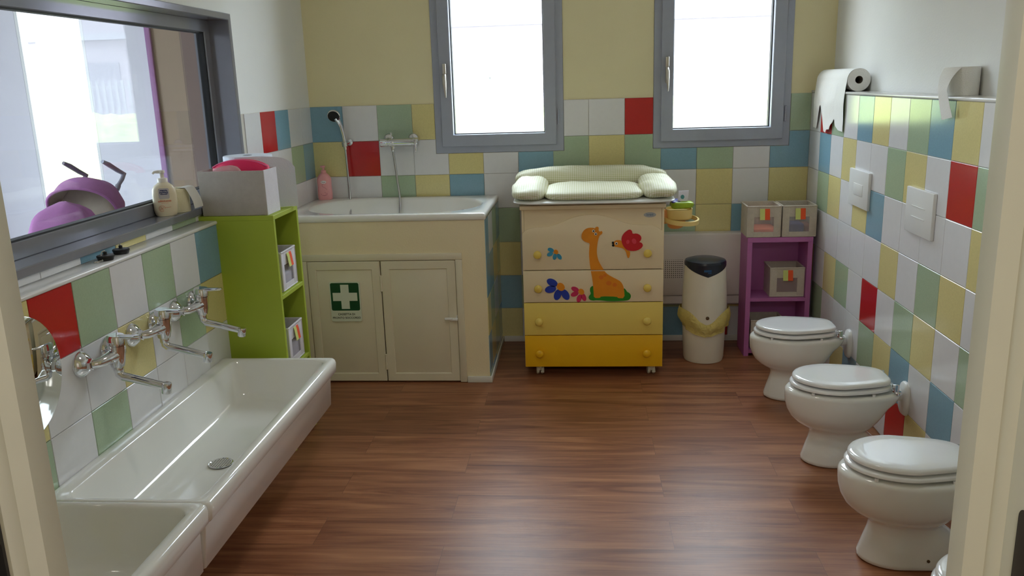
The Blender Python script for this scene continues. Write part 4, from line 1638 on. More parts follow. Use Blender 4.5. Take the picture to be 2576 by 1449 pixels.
# bag skirt
g = Geo()
rings = []
for q in range(11):
    t = q / 10
    ring = []
    for i in range(96):
        a = 2 * PI * i / 96
        fr = -math.sin(a)
        ztop = 0.300 - 0.075 * math.exp(-((math.atan2(math.sin(a + PI / 2), math.cos(a + PI / 2))) / 0.6) ** 2)
        zbot = 0.205 - 0.045 * max(0, fr) ** 1.5
        z = ztop + (zbot - ztop) * t
        bulge = math.sin(min(1, t * 1.25) * PI) ** 0.7 if 0 < t < 0.8 else 0
        r_ = 0.1205 + 0.013 * bulge + 0.003 * t + noise.noise(Vector((math.cos(a) * 5, math.sin(a) * 5, z * 22))) * 0.010 * (0.3 + t) + (0.010 * abs(math.cos(a)) ** 4) * (1 - t)
        ring.append(Vector((bc[0] + r_ * math.cos(a), bc[1] + r_ * math.sin(a), z + 0.004 * noise.noise(Vector((a * 4, t, 2))))))
    rings.append(ring)
g.loft(rings, False, False)
obj('bag', g, ['bag_film'], bn, sharp=80)

# ------------------------------------------------------------------ toilets
TY_ = [-0.895, -1.602, -2.308, -2.985]


def egg(xf, xb, hw, z, xc=None, nb=3.2, wb=0.0, cy_=0.0, N2=56):
    """outline seen from above: round nose at xf, squarer back at xb"""
    xc = xc if xc is not None else xf + (xb - xf) * 0.55
    out = []
    for i in range(N2):
        t = 2 * PI * i / N2
        c, s_ = math.cos(t), math.sin(t)
        if c < 0:
            x = xc + (xc - xf) * c
            y = hw * s_
        else:
            k = 1.0 / ((abs(c) ** nb + abs(s_) ** nb) ** (1 / nb))
            x = xc + (xb - xc) * c * k
            y = hw * s_ * k * (1 - wb * min(1, c * k))
        out.append(Vector((x, cy_ + y, z)))
    return out


toilet = thing('child_toilet', 'x', 'toilet', (2.56, TY_[0], 0), 'small toilets along the right wall')
tc_ = TY_[0]
E_ = lambda *a, **k: egg(*a, cy_=tc_, **k)
g = Geo()
g.loft([E_(2.422, 2.765, 0.082, 0.0, xc=2.53), E_(2.414, 2.768, 0.088, 0.006, xc=2.53), E_(2.414, 2.764, 0.088, 0.018, xc=2.53), E_(2.426, 2.738, 0.079, 0.06, xc=2.54), E_(2.438, 2.690, 0.071, 0.10, xc=2.545),
        E_(2.443, 2.660, 0.068, 0.128, xc=2.55), E_(2.434, 2.650, 0.076, 0.143, xc=2.55), E_(2.412, 2.655, 0.094, 0.155, xc=2.55), E_(2.385, 2.668, 0.112, 0.173, xc=2.55), E_(2.363, 2.684, 0.126, 0.196, xc=2.55), E_(2.349, 2.704, 0.136, 0.224, xc=2.555, wb=0.04),
        E_(2.342, 2.724, 0.1405, 0.252, xc=2.56, wb=0.10), E_(2.340, 2.752, 0.142, 0.274, xc=2.56, wb=0.15), E_(2.339, 2.764, 0.142, 0.294, xc=2.56, wb=0.15), E_(2.341, 2.766, 0.142, 0.304, xc=2.56, wb=0.15), E_(2.350, 2.763, 0.136, 0.312, xc=2.56, wb=0.15), E_(2.37, 2.75, 0.12, 0.313, xc=2.56, wb=0.15)])
obj('bowl', g, ['ceramic_toilet'], toilet, sharp=70)
g = Geo()
g.loft([E_(2.385, 2.70, 0.105, 0.3195, xc=2.53, wb=0.24, nb=4.0), E_(2.366, 2.720, 0.128, 0.3205, xc=2.53, wb=0.24, nb=4.0), E_(2.357, 2.728, 0.138, 0.325, xc=2.53, wb=0.24, nb=4.0), E_(2.357, 2.728, 0.138, 0.333, xc=2.53, wb=0.24, nb=4.0), E_(2.363, 2.725, 0.133, 0.3375, xc=2.53, wb=0.24, nb=4.0), E_(2.39, 2.70, 0.105, 0.338, xc=2.53, wb=0.24, nb=4.0)])
for (sx_, sy_) in ((2.42, -0.10), (2.64, -0.115), (2.42, 0.10), (2.64, 0.115)):
    g.lathe([(0.006, 0.312), (0.006, 0.322)], (sx_, tc_ + sy_, 0), (0, 0, 1), 10)
obj('seat', g, ['seat_white'], toilet, sharp=60)
g = Geo()
g.loft([E_(2.39, 2.70, 0.105, 0.3435, xc=2.53, wb=0.28, nb=4.5), E_(2.375, 2.718, 0.125, 0.344, xc=2.53, wb=0.28, nb=4.5), E_(2.366, 2.724, 0.134, 0.348, xc=2.53, wb=0.28, nb=4.5), E_(2.366, 2.724, 0.134, 0.3560, xc=2.53, wb=0.28, nb=4.5), E_(2.370, 2.722, 0.131, 0.361, xc=2.53, wb=0.28, nb=4.5), E_(2.380, 2.716, 0.124, 0.3635, xc=2.53, wb=0.28, nb=4.5),
        E_(2.42, 2.68, 0.09, 0.3645, xc=2.53, wb=0.28, nb=4.5), E_(2.5, 2.6, 0.03, 0.365, xc=2.55, wb=0.1)])
obj('lid', g, ['seat_white'], toilet, sharp=60)
for s_ in (-1, 1):
    g = Geo()
    g.lathe([(0.015, 0.3120), (0.015, 0.318), (0.010, 0.322)], (2.740, tc_ + s_ * 0.083, 0), (0, 0, 1), 18)
    g.box(2.716, 2.742, tc_ + s_ * 0.083 - 0.006, tc_ + s_ * 0.083 + 0.006, 0.318, 0.350, bev=0.003)
    obj('hinge', g, ['chrome'], toilet)
g = Geo()
g.tube([(2.740, tc_, 0.285), (2.798, tc_, 0.268)], 0.019, 18)
g.tube([(2.752, tc_, 0.282), (2.772, tc_, 0.276)], 0.027, 18)
obj('flush_pipe', g, ['plastic_white'], toilet)
g = Geo()
xw_ = R - 0.0005
for k, (q, m_) in enumerate(((1.0, 0.0), (1.0, 0.008), (0.86, 0.016), (0.5, 0.020))):
    pass
rings = []
for q, d_ in ((1.0, 0.0), (1.0, 0.006), (0.93, 0.013), (0.72, 0.018), (0.4, 0.020)):
    rings.append([Vector((xw_ - d_, tc_ + p.x, 0.262 + p.y)) for p in sup(0, 0, 0.042 * q, 0.068 * q, 3, 0, 36)])
g.loft(rings)
obj('wall_flange', g, ['plastic_white'], toilet, sharp=60)
g = Geo()
g.lathe([(0.005, 0), (0.005, 0.002)], (2.60, tc_ - 0.0835, 0.035), (0, -1, 0.2), 12)
obj('screw_hole', g, ['button_brown'], toilet)
LT = ['small white toilet furthest from the door, in front of the purple shelf unit', 'small white toilet second from the purple shelf unit, above a red tile', 'small white toilet third from the purple shelf unit, partly behind the right door jamb',
      'small white toilet nearest the camera, only its lid edge showing in the bottom right corner']
toilet['label'] = LT[0]
for k in (1, 2, 3):
    copy_tree(toilet, loc=(2.56, TY_[k], 0), label=LT[k])

# flush plates
def flush_plate(y_a, y_b, z_a, z_b, label, dual):
    o = thing('flush_plate', label, 'flush plate', (R, (y_a + y_b) / 2, z_a), 'flush plates on the right wall')
    g = Geo()
    g.box(R - 0.014, R - 0.0002, y_a, y_b, z_a, z_b, bev=0.003)
    pl_ = obj('plate', g, ['plastic_white'], o)
    g = Geo()
    yc = (y_a + y_b) / 2
    zc = (z_a + z_b) / 2
    if dual:
        for dz in (-0.022, 0.018):
            g.box(R - 0.0165, R - 0.0135, yc - 0.062, yc + 0.062, zc + dz, zc + dz + 0.003, bev=0.0012)
    else:
        g.box(R - 0.0155, R - 0.0135, yc - 0.062, yc + 0.062, zc - 0.03, zc + 0.022, bev=0.0012)
    obj('button', g, ['plastic_white'], o)
    return o


flush_plate(-1.040, -0.775, 0.914, 1.079, 'white flush plate high on the tiles above the far toilet', False)
flush_plate(-1.725, -1.475, 0.910, 1.080, 'white flush plate with two ridges on the tiles above the second toilet', True)

# ------------------------------------------------------------------ couch roll on the right ledge
LZR = T + 0.013
cr = thing('paper_sheet_roll', 'long white paper roll lying on the right ledge with a torn sheet hanging down', 'paper roll', (2.86, -0.33, LZR))
RC = (2.857, 0, LZR + 0.0535)
g = Geo()
ra = 0.053
n = 40
prof = [(0.018, 0.0), (0.0185, 0.0), (ra, 0.0), (ra, 0.52), (0.0185, 0.52), (0.018, 0.52)]
rings = []
for r_, h_ in prof:
    rings.append([Vector((RC[0] + r_ * math.cos(2 * PI * i / n), -0.605 + h_, RC[2] + r_ * math.sin(2 * PI * i / n))) for i in range(n)])
g.loft(rings + [rings[0]], False, False)
obj('roll', g, ['paper_white'], cr, sharp=40)
g = Geo()
rings = []
for r_, h_ in ((0.0185, 0.001), (0.0185, 0.519), (0.0172, 0.519), (0.0172, 0.001)):
    rings.append([Vector((RC[0] + r_ * math.cos(2 * PI * i / n), -0.605 + h_, RC[2] + r_ * math.sin(2 * PI * i / n))) for i in range(n)])
g.loft(rings + [rings[0]], False, False)
obj('core', g, ['card_core'], cr, sharp=40)
# hanging sheet: wraps over the roll, then falls in front of the tiles
cut = [(-0.655, 1.325), (-0.640, 1.231), (-0.532, 1.235), (-0.484, 1.254), (-0.467, 1.290), (-0.450, 1.271), (-0.412, 1.252), (-0.402, 1.232), (-0.359, 1.229), (-0.346, 1.213), (-0.313, 1.218), (-0.263, 1.301), (-0.213, 1.350), (-0.190, 1.325), (-0.153, 1.225), (-0.090, 1.227), (-0.088, 1.321)]
cut[0] = (-0.612, 1.325)
cut[1] = (-0.605, 1.231)
g = Geo()
ya, yb_e = -0.606, -0.086
nu, nv = 66, 26


def bottom(y):
    for i in range(len(cut) - 1):
        if cut[i][0] <= y <= cut[i + 1][0]:
            t = (y - cut[i][0]) / max(1e-6, cut[i + 1][0] - cut[i][0])
            return cut[i][1] + t * (cut[i + 1][1] - cut[i][1])
    return 1.231


def sheet_pt(y, s_, zb2, off):
    """s_ 0..1 : first 35 % over the roll, rest hanging"""
    if s_ < 0.35:
        a = PI * 0.62 + (PI - PI * 0.62) * (s_ / 0.35)
        r_ = ra + 0.0012 + off
        return Vector((RC[0] + r_ * math.cos(a), y, RC[2] + r_ * math.sin(a)))
    t = (s_ - 0.35) / 0.65
    z = RC[2] + (zb2 - RC[2]) * t
    x0_ = RC[0] - ra - 0.0012
    x1_ = R - 0.011 - 0.004 * math.sin(y * 14)
    x = x0_ + (x1_ - x0_) * min(1, t * 2.2) ** 0.8 - 0.010 * math.sin(min(1, t * 1.3) * PI) * 0.3
    return Vector((x - off, y, z))


for off in (0.0, 0.0008):
    rows_ = []
    for i in range(nu + 1):
        y = ya + (yb_e - ya) * i / nu
        zb2 = bottom(max(-0.604, min(-0.092, y)))
        rows_.append([sheet_pt(y, k / nv, zb2, off) for k in range(nv + 1)])
    g.loft(rows_, False, False, closed=False)
obj('hanging_sheet', g, ['paper_white'], cr, sharp=80, recalc=False)

# short roll standing on the right ledge
r2_ = thing('toilet_roll', 'short white toilet roll standing on the right ledge with its end curling over the edge', 'toilet roll', (2.855, -1.72, LZR))
g = Geo()
c2 = (2.856, -1.700, LZR + 0.0005)
rings = []
for r_, h_ in ((0.02, 0), (0.0565, 0), (0.0570, 0.002), (0.0570, 0.094), (0.0565, 0.096), (0.02, 0.096)):
    rings.append([Vector((c2[0] + r_ * math.cos(2 * PI * i / n), c2[1] + r_ * math.sin(2 * PI * i / n), c2[2] + h_)) for i in range(n)])
g.loft(rings + [rings[0]], False, False)
obj('roll', g, ['paper_white'], r2_, sharp=40)
g = Geo()
for off in (0.0, 0.0007):
    rows_ = []
    for i in range(13):
        u = i / 12
        row = []
        for k in range(19):
            t = k / 18
            # starts on the roll side, bends over the ledge and hangs
            a = PI * 1.36 - 1.15 * u
            bx_ = c2[0] + 0.0585 * math.cos(a)
            by_ = c2[1] + 0.0585 * math.sin(a)
            wdt = 1.35 - 0.2 * t
            yy = by_ * (1 - t) + (c2[1] - 0.115 + 0.07 * u * wdt - 0.02) * t
            xx = bx_ + (R - 0.022 - bx_) * min(1, t * 1.7) - 0.012 * math.sin(PI * t)
            zz = (c2[2] + 0.094 - 0.02 * (1 - u) * t) * (1 - t) + (1.352 - 0.012 * u) * t + 0.03 * math.sin(PI * t)
            row.append(Vector((xx - off, yy, zz)))
        rows_.append(row)
    g.loft(rows_, False, False, closed=False)
obj('loose_end', g, ['paper_white'], r2_, sharp=80, recalc=False)

# ------------------------------------------------------------------ sinks
SZ = 0.448
def sink(name, label, y_a, y_b, zt, xf):
    cy_ = (y_a + y_b) / 2
    b_ = (y_b - y_a) / 2
    o = thing(name, label, 'sink', (0.3, cy_, zt - 0.19), 'trough sinks')
    xb = XS + 0.001
    cx_ = (xb + xf) / 2
    a_ = (xf - xb) / 2
    N3 = 120
    S_ = lambda x0_, x1_, db, r_, z: RR(x0_, x1_, cy_ - b_ + db, cy_ + b_ - db, r_, zt + z)
    rings = [S_(xb, xf - 0.042, 0.008, 0.006, -0.205), S_(xb, xf - 0.036, 0.004, 0.006, -0.200), S_(xb, xf - 0.026, 0.006, 0.014, -0.072), S_(xb, xf - 0.024, 0.005, 0.014, -0.066),
             S_(xb, xf - 0.009, 0.002, 0.014, -0.061), S_(xb, xf - 0.002, 0.000, 0.016, -0.053), S_(xb, xf, 0.0, 0.016, -0.018), S_(xb, xf - 0.003, 0.001, 0.016, -0.007), S_(xb, xf - 0.010, 0.004, 0.014, -0.001), S_(xb + 0.002, xf - 0.016, 0.008, 0.012, 0.0)]
    inner = [(0.046, 0.034, 0.022, 0.045, -0.002), (0.050, 0.039, 0.026, 0.045, -0.007), (0.055, 0.044, 0.032, 0.045, -0.022), (0.078, 0.058, 0.070, 0.055, -0.118), (0.086, 0.066, 0.082, 0.055, -0.138), (0.104, 0.082, 0.105, 0.05, -0.150), (0.15, 0.12, 0.18, 0.05, -0.154), (0.215, 0.20, 0.5, 0.01, -0.158)]
    for (ia, ib, db, n_, z) in inner:
        rings.append(S_(xb + ia, xf - ib, db, n_, z))
    g = Geo()
    g.loft(rings, True, True)
    obj('basin', g, ['ceramic_white'], o, sharp=75, recalc=True)
    g = Geo()
    dc = (0.325, cy_ - 0.05, zt - 0.1545)
    g.lathe([(0.040, 0.0), (0.040, 0.0025), (0.037, 0.0035), (0.034, 0.0015)], dc, (0, 0, 1), 36, cap=False)
    obj('drain_ring', g, ['chrome'], o)
    g = Geo()
    g.lathe([(0.0345, 0.0), (0.0345, 0.002), (0.02, 0.0016), (0.001, 0.0016)], dc, (0, 0, 1), 36)
    obj('drain_strainer', g, ['strainer_dots'], o)
    return o


sink('trough_sink', 'long white ceramic trough sink under the three chrome taps', -2.835, -1.628, SZ, 0.548)
sink('trough_sink', 'white ceramic trough sink nearest the door, cut by the bottom left corner', -4.048, -2.850, SZ + 0.010, 0.556)

# ------------------------------------------------------------------ wall taps
tap = thing('wall_tap', 'x', 'tap', (XS, -2.495, 0.745), 'chrome taps over the trough sinks')
ty, tz = -2.495, 0.745
for s_ in (-1, 1):
    g = Geo()
    g.lathe([(0.039, 0.0), (0.039, 0.004), (0.035, 0.012), (0.024, 0.023), (0.016, 0.028)], (XS, ty + s_ * 0.073, tz), (1, 0, 0), 30)
    obj('wall_rose', g, ['chrome'], tap, sharp=50)
    g = Geo()
    g.lathe([(0.0175, 0.024), (0.0175, 0.038), (0.015, 0.040)], (XS, ty + s_ * 0.073, tz), (1, 0, 0), 6)
    obj('union_nut', g, ['chrome'], tap, sharp=25)
g = Geo()
g.tube([(XS + 0.036, ty - 0.073, tz), (XS + 0.050, ty - 0.066, tz + 0.001), (XS + 0.060, ty - 0.045, tz + 0.003), (XS + 0.068, ty - 0.020, tz + 0.006), (XS + 0.072, ty, tz + 0.008), (XS + 0.068, ty + 0.020, tz + 0.006), (XS + 0.060, ty + 0.045, tz + 0.003), (XS + 0.050, ty + 0.066, tz + 0.001), (XS + 0.036, ty + 0.073, tz)],
       [0.0135, 0.0145, 0.0155, 0.020, 0.0225, 0.020, 0.0155, 0.0145, 0.0135], 18)
g.tube([(XS + 0.070, ty, tz - 0.030), (XS + 0.071, ty, tz - 0.010), (XS + 0.073, ty, tz + 0.02), (XS + 0.0745, ty, tz + 0.036)], [0.0195, 0.0235, 0.0245, 0.024], 24)
obj('body', g, ['chrome'], tap, sharp=60)
g = Geo()
g.tube([(XS + 0.0745, ty, tz + 0.0375), (XS + 0.076, ty, tz + 0.062), (XS + 0.0765, ty, tz + 0.068)], [0.0265, 0.0265, 0.023], 24)
# lever
rings = []
for (t_, w_, h_) in ((0.0, 0.018, 0.007), (0.3, 0.013, 0.0055), (0.7, 0.010, 0.0045), (0.95, 0.0095, 0.004), (1.0, 0.006, 0.002)):
    px_ = XS + 0.085 + 0.070 * t_
    pz_ = tz + 0.061 + 0.002 * t_
    rings.append([Vector((px_, ty + p.x, pz_ + p.y)) for p in sup(0, 0, w_, h_, 3, 0, 16)])
g.loft(rings)
obj('lever', g, ['chrome'], tap, sharp=50)
g = Geo()
g.lathe([(0.0135, -0.030), (0.0145, -0.033), (0.0145, -0.046), (0.012, -0.05)], (XS + 0.070, ty, tz), (0, 0, 1), 20)
g.tube([(XS + 0.070, ty, tz - 0.042), (XS + 0.071, ty, tz - 0.055), (XS + 0.082, ty, tz - 0.064), (XS + 0.12, ty, tz - 0.072), (XS + 0.205, ty, tz - 0.094), (XS + 0.218, ty, tz - 0.098)], [0.013, 0.0135, 0.0135, 0.0125, 0.0115, 0.0115], 16)
g.lathe([(0.0135, 0.009), (0.0148, 0.005), (0.0148, -0.022), (0.0125, -0.024)], (XS + 0.214, ty, tz - 0.094), (0.15, 0, 1), 18)
obj('spout', g, ['chrome'], tap, sharp=50)
g = Geo()
g.tube([(XS + 0.072, ty + 0.018, tz + 0.012), (XS + 0.072, ty + 0.032, tz + 0.012)], [0.012, 0.010], 14)
obj('temperature_stop', g, ['chrome'], tap)
tap['label'] = 'chrome wall mixer tap nearest the round mirror, over the long trough sink'
copy_tree(tap, loc=(XS, -2.205, 0.745), label='middle one of the three chrome wall mixer taps over the long sink')
copy_tree(tap, loc=(XS, -1.912, 0.745), label='chrome wall mixer tap nearest the lime shelf unit, over the long sink')
copy_tree(tap, loc=(XS, -3.135, 0.745), label='chrome tap over the near sink, just its end showing beside the left door jamb')

# round mirror
mr_ = thing('round_mirror', 'round frameless mirror on the tiles beside the chrome taps, cut by the left door jamb', 'mirror', (XS, -2.830, 0.63))
g = Geo()
g.lathe([(0.166, 0.0), (0.168, 0.001), (0.168, 0.0035), (0.166, 0.0045), (0.001, 0.0046)], (XS + 0.0008, -2.828, 0.790), (1, 0, 0), 72)
obj('glass', g, ['mirror_silver'], mr_, sharp=30)
g = Geo()
g.lathe([(0.163, 0.0), (0.163, 0.0008)], (XS, -2.828, 0.790), (1, 0, 0), 48)
obj('backing', g, ['plastic_white'], mr_)

# plugs on the ledge
def plug(x, y, label):
    o = thing('sink_plug', label, 'plug', (x, y, 1.004), 'rubber plugs on the tiled ledge')
    g = Geo()
    c = (x, y, 1.0045)
    g.lathe([(0.022, 0), (0.0235, 0.002), (0.025, 0.009), (0.0265, 0.010), (0.0265, 0.014), (0.024, 0.016), (0.008, 0.017), (0.006, 0.019), (0.006, 0.026), (0.001, 0.027)], c, (0, 0, 1), 28)
    obj('stopper', g, ['rubber_black'], o)
    g = Geo()
    pts = []
    for i in range(26):
        t = i / 25
        pts.append((x - 0.000 - 0.006 * math.sin(t * 7), y + (0.0 + 0.045 * t) * (1 if y > -2.25 else -1), 1.033 - 0.026 * min(1, t * 1.6) + 0.004 * math.sin(t * 9) * (1 - t) + 0.001))
    for p in pts[::1]:
        g.ball(p, 0.0019, n=6)
    g.tube(pts, 0.0008, 5)
    last = pts[-1]
    g.tube([(last[0] + 0.009 * math.cos(a), last[1] + 0.009 * math.sin(a), 1.0065) for a in [2 * PI * k / 14 for k in range(15)]], 0.0011, 6)
    obj('chain', g, ['satin_nickel'], o)


plug(0.048, -2.315, 'black rubber plug with a chain on the ledge, the nearer of the two')
plug(0.042, -2.212, 'black rubber plug with a chain on the ledge, the farther of the two')

# ------------------------------------------------------------------ soap dispenser and roll on the window sill
SILL = WI[2] + 0.0255
sd = thing('soap_dispenser', 'cream pump bottle of liquid soap standing on the grey window sill', 'soap bottle', (-0.036, -1.728, SILL))
sc_ = Vector((-0.036, -1.728, SILL))
ang = math.atan2(-1.728 + 4.79, -0.036 - 1.54) - PI / 2   # label faces the doorway
ang = 0.42
g = Geo()
bottle(g, sc_, [(0.0, 0.033, 2.6), (0.004, 0.038, 2.6), (0.02, 0.0425, 2.5), (0.05, 0.0435, 2.5), (0.08, 0.0435, 2.5), (0.10, 0.0415, 2.4), (0.113, 0.034, 2.3), (0.121, 0.024, 2.1), (0.126, 0.018, 2), (0.128, 0.0175, 2)], 0.027, ang)
obj('body', g, ['soap_cream'], sd, sharp=60)
g = Geo()
g.lathe([(0.0185, 0.127), (0.0185, 0.140), (0.016, 0.142), (0.008, 0.143), (0.0075, 0.160), (0.012, 0.163), (0.011, 0.170), (0.004, 0.172)], sc_, (0, 0, 1), 22)
dirv = Vector((-math.cos(ang), -math.sin(ang), 0))
p0 = sc_ + Vector((0, 0, 0.166))
g.tube([p0 - dirv * 0.010, p0 + dirv * 0.012, p0 + dirv * 0.026, p0 + dirv * 0.032 - Vector((0, 0, 0.006))], [0.006, 0.0065, 0.005, 0.004], 10)
obj('pump', g, ['soap_pump'], sd, sharp=60)
ex, ey = Vector((math.cos(ang), math.sin(ang), 0)), Vector((math.sin(ang), -math.cos(ang), 0))
sp_ = lambda u, v, d: sc_ + ex * u + ey * (0.0272 + d - 0.22 * abs(u) ** 1.6) + Vector((0, 0, v))
g = Geo()
g.prism(rrect(-0.019, 0.019, 0.066, 0.106, 0.006), lambda u, v: sp_(u, v, -0.002), lambda u, v: sp_(u, v, 0.0003))
obj('silver_patch', g, ['label_silver'], sd)
g = Geo()
g.prism(rrect(-0.015, 0.015, 0.082, 0.100, 0.006), lambda u, v: sp_(u, v, -0.001), lambda u, v: sp_(u, v, 0.0007))
obj('brand_patch', g, ['label_navy'], sd)
g = merge(text_geo('NEUTRO', 0.0078, lambda u, v, d: sp_(u, v + 0.0915, 0.0008 + d)), text_geo('ROBERTS', 0.0066, lambda u, v, d: sp_(u, v + 0.0845, 0.0008 + d)))
obj('brand_lettering', g, ['label_white'], sd)
g = merge(text_geo('addolcente', 0.0105, lambda u, v, d: sp_(u, v + 0.055, 0.0004 + d), bold=0.0002), text_geo('sapone crema', 0.0045, lambda u, v, d: sp_(u, v + 0.049, 0.0004 + d)))
g = merge(g, Geo().tube([sp_(-0.012 + 0.011 * math.cos(a), 0.030 + 0.011 * math.sin(a), 0.0004) for a in [2 * PI * k / 24 for k in range(21)]], 0.0005, 6))
for a in (0.5, 2.1, 3.7, 5.2):
    g = merge(g, Geo().tube([sp_(-0.012, 0.030, 0.0004), sp_(-0.012 + 0.008 * math.cos(a), 0.030 + 0.008 * math.sin(a), 0.0004)], 0.0006, 6))
g = merge(g, Geo().tube([sp_(-0.002, 0.033, 0.0004), sp_(0.02, 0.034, 0.0)], 0.0005, 6))
obj('print', g, ['label_orange'], sd)

sr = thing('toilet_roll', 'cream toilet roll on the grey window sill between the soap and the grey felt box', 'toilet roll', (-0.03, -1.635, SILL))
rc_ = (-0.032, -1.633, SILL + 0.0003)
g = Geo()
rings = []
for r_, h_ in ((0.018, 0), (0.0435, 0), (0.044, 0.002), (0.044, 0.090), (0.0435, 0.092), (0.018, 0.092)):
    rings.append([Vector((rc_[0] + r_ * math.cos(2 * PI * i / n), rc_[1] + r_ * math.sin(2 * PI * i / n), rc_[2] + h_)) for i in range(n)])
g.loft(rings + [rings[0]], False, False)
obj('roll', g, ['paper_cream'], sr, sharp=40)
g = Geo()
for off in (0.0, 0.0006):
    rows_ = []
    for i in range(9):
        u = i / 8
        row = []
        for k in range(15):
            t = k / 14
            a = -0.75 + 0.9 * t
            if t < 0.35:
                q = t / 0.35
                xx = rc_[0] + (0.01 + 0.034 * q)
                yy = rc_[1] - 0.025 + 0.075 * u
                zz = rc_[2] + 0.0935 + 0.002 * math.sin(q * PI)
            else:
                q = (t - 0.35) / 0.65
                xx = rc_[0] + 0.044 + 0.026 * math.sin(q * PI / 2)
                yy = rc_[1] - 0.025 + 0.075 * u + 0.012 * q
                zz = rc_[2] + 0.0935 - 0.082 * q ** 1.15
            row.append(Vector((xx + off, yy, zz + off)))
        rows_.append(row)
    g.loft(rows_, False, False, closed=False)
obj('loose_sheet', g, ['paper_white'], sr, sharp=80, recalc=False)

# ------------------------------------------------------------------ things on top of the lime shelf
fb = thing('felt_bin', 'grey felt storage box holding a pink pouch on top of the lime shelf unit', 'storage box', (0.155, -1.47, LZ))
fx0, fx1, fy0, fy1, fz0, fz1 = 0.022, 0.290, -1.546, -1.395, LZ + 0.0008, 1.200
g = Geo()
t = 0.005


def lean(g_):
    for v in g_.v:
        k = (v.z - fz0) / (fz1 - fz0)
        v.x += (v.x - 0.155) * 0.02 * k - 0.004 * k
    return g_


g.box(fx0, fx1, fy0, fy0 + t, fz0, fz1, bev=0.002)
g.box(fx0, fx0 + t, fy0 + t, fy1 - t, fz0, fz1)
g.box(fx0, fx1, fy1 - t, fy1, fz0, fz1, bev=0.002)
g.box(fx0 + t, fx1 - t, fy0 + t, fy1 - t, fz0, fz0 + 0.005)
obj('body', lean(g), ['grey_felt'], fb)
g = Geo()
g.box(fx1 - t, fx1, fy0 + t, fy1 - t, fz0, fz1)
obj('end_panel', lean(g), ['white_canvas'], fb)  # paler material stands for window light falling on this side of the felt
pp = thing('pencil_pouch', 'bright pink zipped pouch sticking out of the grey felt box', 'pouch', (0.16, -1.46, 1.10))
g = Geo()
rings = []
for k in range(13):
    t = k / 12
    X = 0.052 + 0.228 * t
    e_ = max(0.02, math.sin(PI * min(max(t, 0.02), 0.98))) ** 0.38
    zt_ = 1.198 + 0.042 * e_
    rings.append([Vector((X, -1.463 + p.x, (1.12 + zt_) / 2 + p.y)) for p in sup(0, 0, 0.036 * e_ + 0.004, (zt_ - 1.12) / 2, 2.6, 0, 28)])
g.loft(rings)
pch = obj('pouch', g, ['hot_pink'], pp, sharp=70)
g = Geo()
for dy in (-0.014, 0.006):
    path = []
    for k in range(13):
        t = k / 12
        e_ = max(0.02, math.sin(PI * min(max(t, 0.02), 0.98))) ** 0.38
        zt_ = 1.198 + 0.042 * e_
        path.append((0.052 + 0.228 * t, -1.463 + dy, zt_ - 0.0035))
    g.tube(path, 0.0028, 8)
obj('zip', g, ['hot_pink_trim'], pp)
bgp = thing('plastic_bag', 'crumpled clear plastic bag at the front of the grey felt box', 'bag', (0.13, -1.52, 1.15))
g = cushion(0.070, 0.190, -1.536, -1.505, 1.13, 1.222, 3, 2.2, 0.014, 71)
obj('film', g, ['clear_film'], bgp, sharp=80)

jr_ = thing('paper_towel_roll', 'large white paper roll standing behind the grey felt box with its sheet hanging right', 'paper roll', (0.13, -1.285, LZ))
c3 = (0.128, -1.290, LZ + 0.0008)
n = 56
g = Geo()
rings = []
for r_, h_ in ((0.02, 0.0), (0.099, 0.0), (0.101, 0.002), (0.101, 0.218), (0.099, 0.221), (0.02, 0.221)):
    rings.append([Vector((c3[0] + r_ * math.cos(2 * PI * i / n), c3[1] + r_ * math.sin(2 * PI * i / n), c3[2] + h_)) for i in range(n)])
g.loft(rings + [rings[0]], False, False)
obj('roll', g, ['paper_cool'], jr_, sharp=40)
g = Geo()
rings = []
for r_, h_ in ((0.0205, 0.001), (0.0205, 0.2205), (0.0185, 0.2205), (0.0185, 0.001)):
    rings.append([Vector((c3[0] + r_ * math.cos(2 * PI * i / n), c3[1] + r_ * math.sin(2 * PI * i / n), c3[2] + h_)) for i in range(n)])
g.loft(rings + [rings[0]], False, False)
obj('core', g, ['card_core'], jr_, sharp=40)
g = Geo()
for off in (0.0, 0.0008):
    rows_ = []
    for i in range(25):
        u = i / 24
        if u < 0.45:
            q = u / 0.45
            a = -PI * 0.55 + q * PI * 0.32
            bx_, by_ = c3[0] + 0.1025 * math.cos(a), c3[1] + 0.1025 * math.sin(a)
            zt_ = 0.2195
        else:
            q = (u - 0.45) / 0.55
            a = -PI * 0.23
            bx_ = c3[0] + 0.1025 * math.cos(a) + 0.128 * q
            by_ = c3[1] + 0.1025 * math.sin(a) + 0.06 * math.sin(q * 1.4)
            zt_ = 0.2195 - 0.012 * q - 0.04 * q ** 5
        row = [Vector((bx_, by_ - off, c3[2] + 0.001 + (zt_ - 0.001) * k / 10)) for k in range(11)]
        rows_.append(row)
    g.loft(rows_, False, False, closed=False)
obj('loose_sheet', g, ['paper_cool'], jr_, sharp=80, recalc=False)

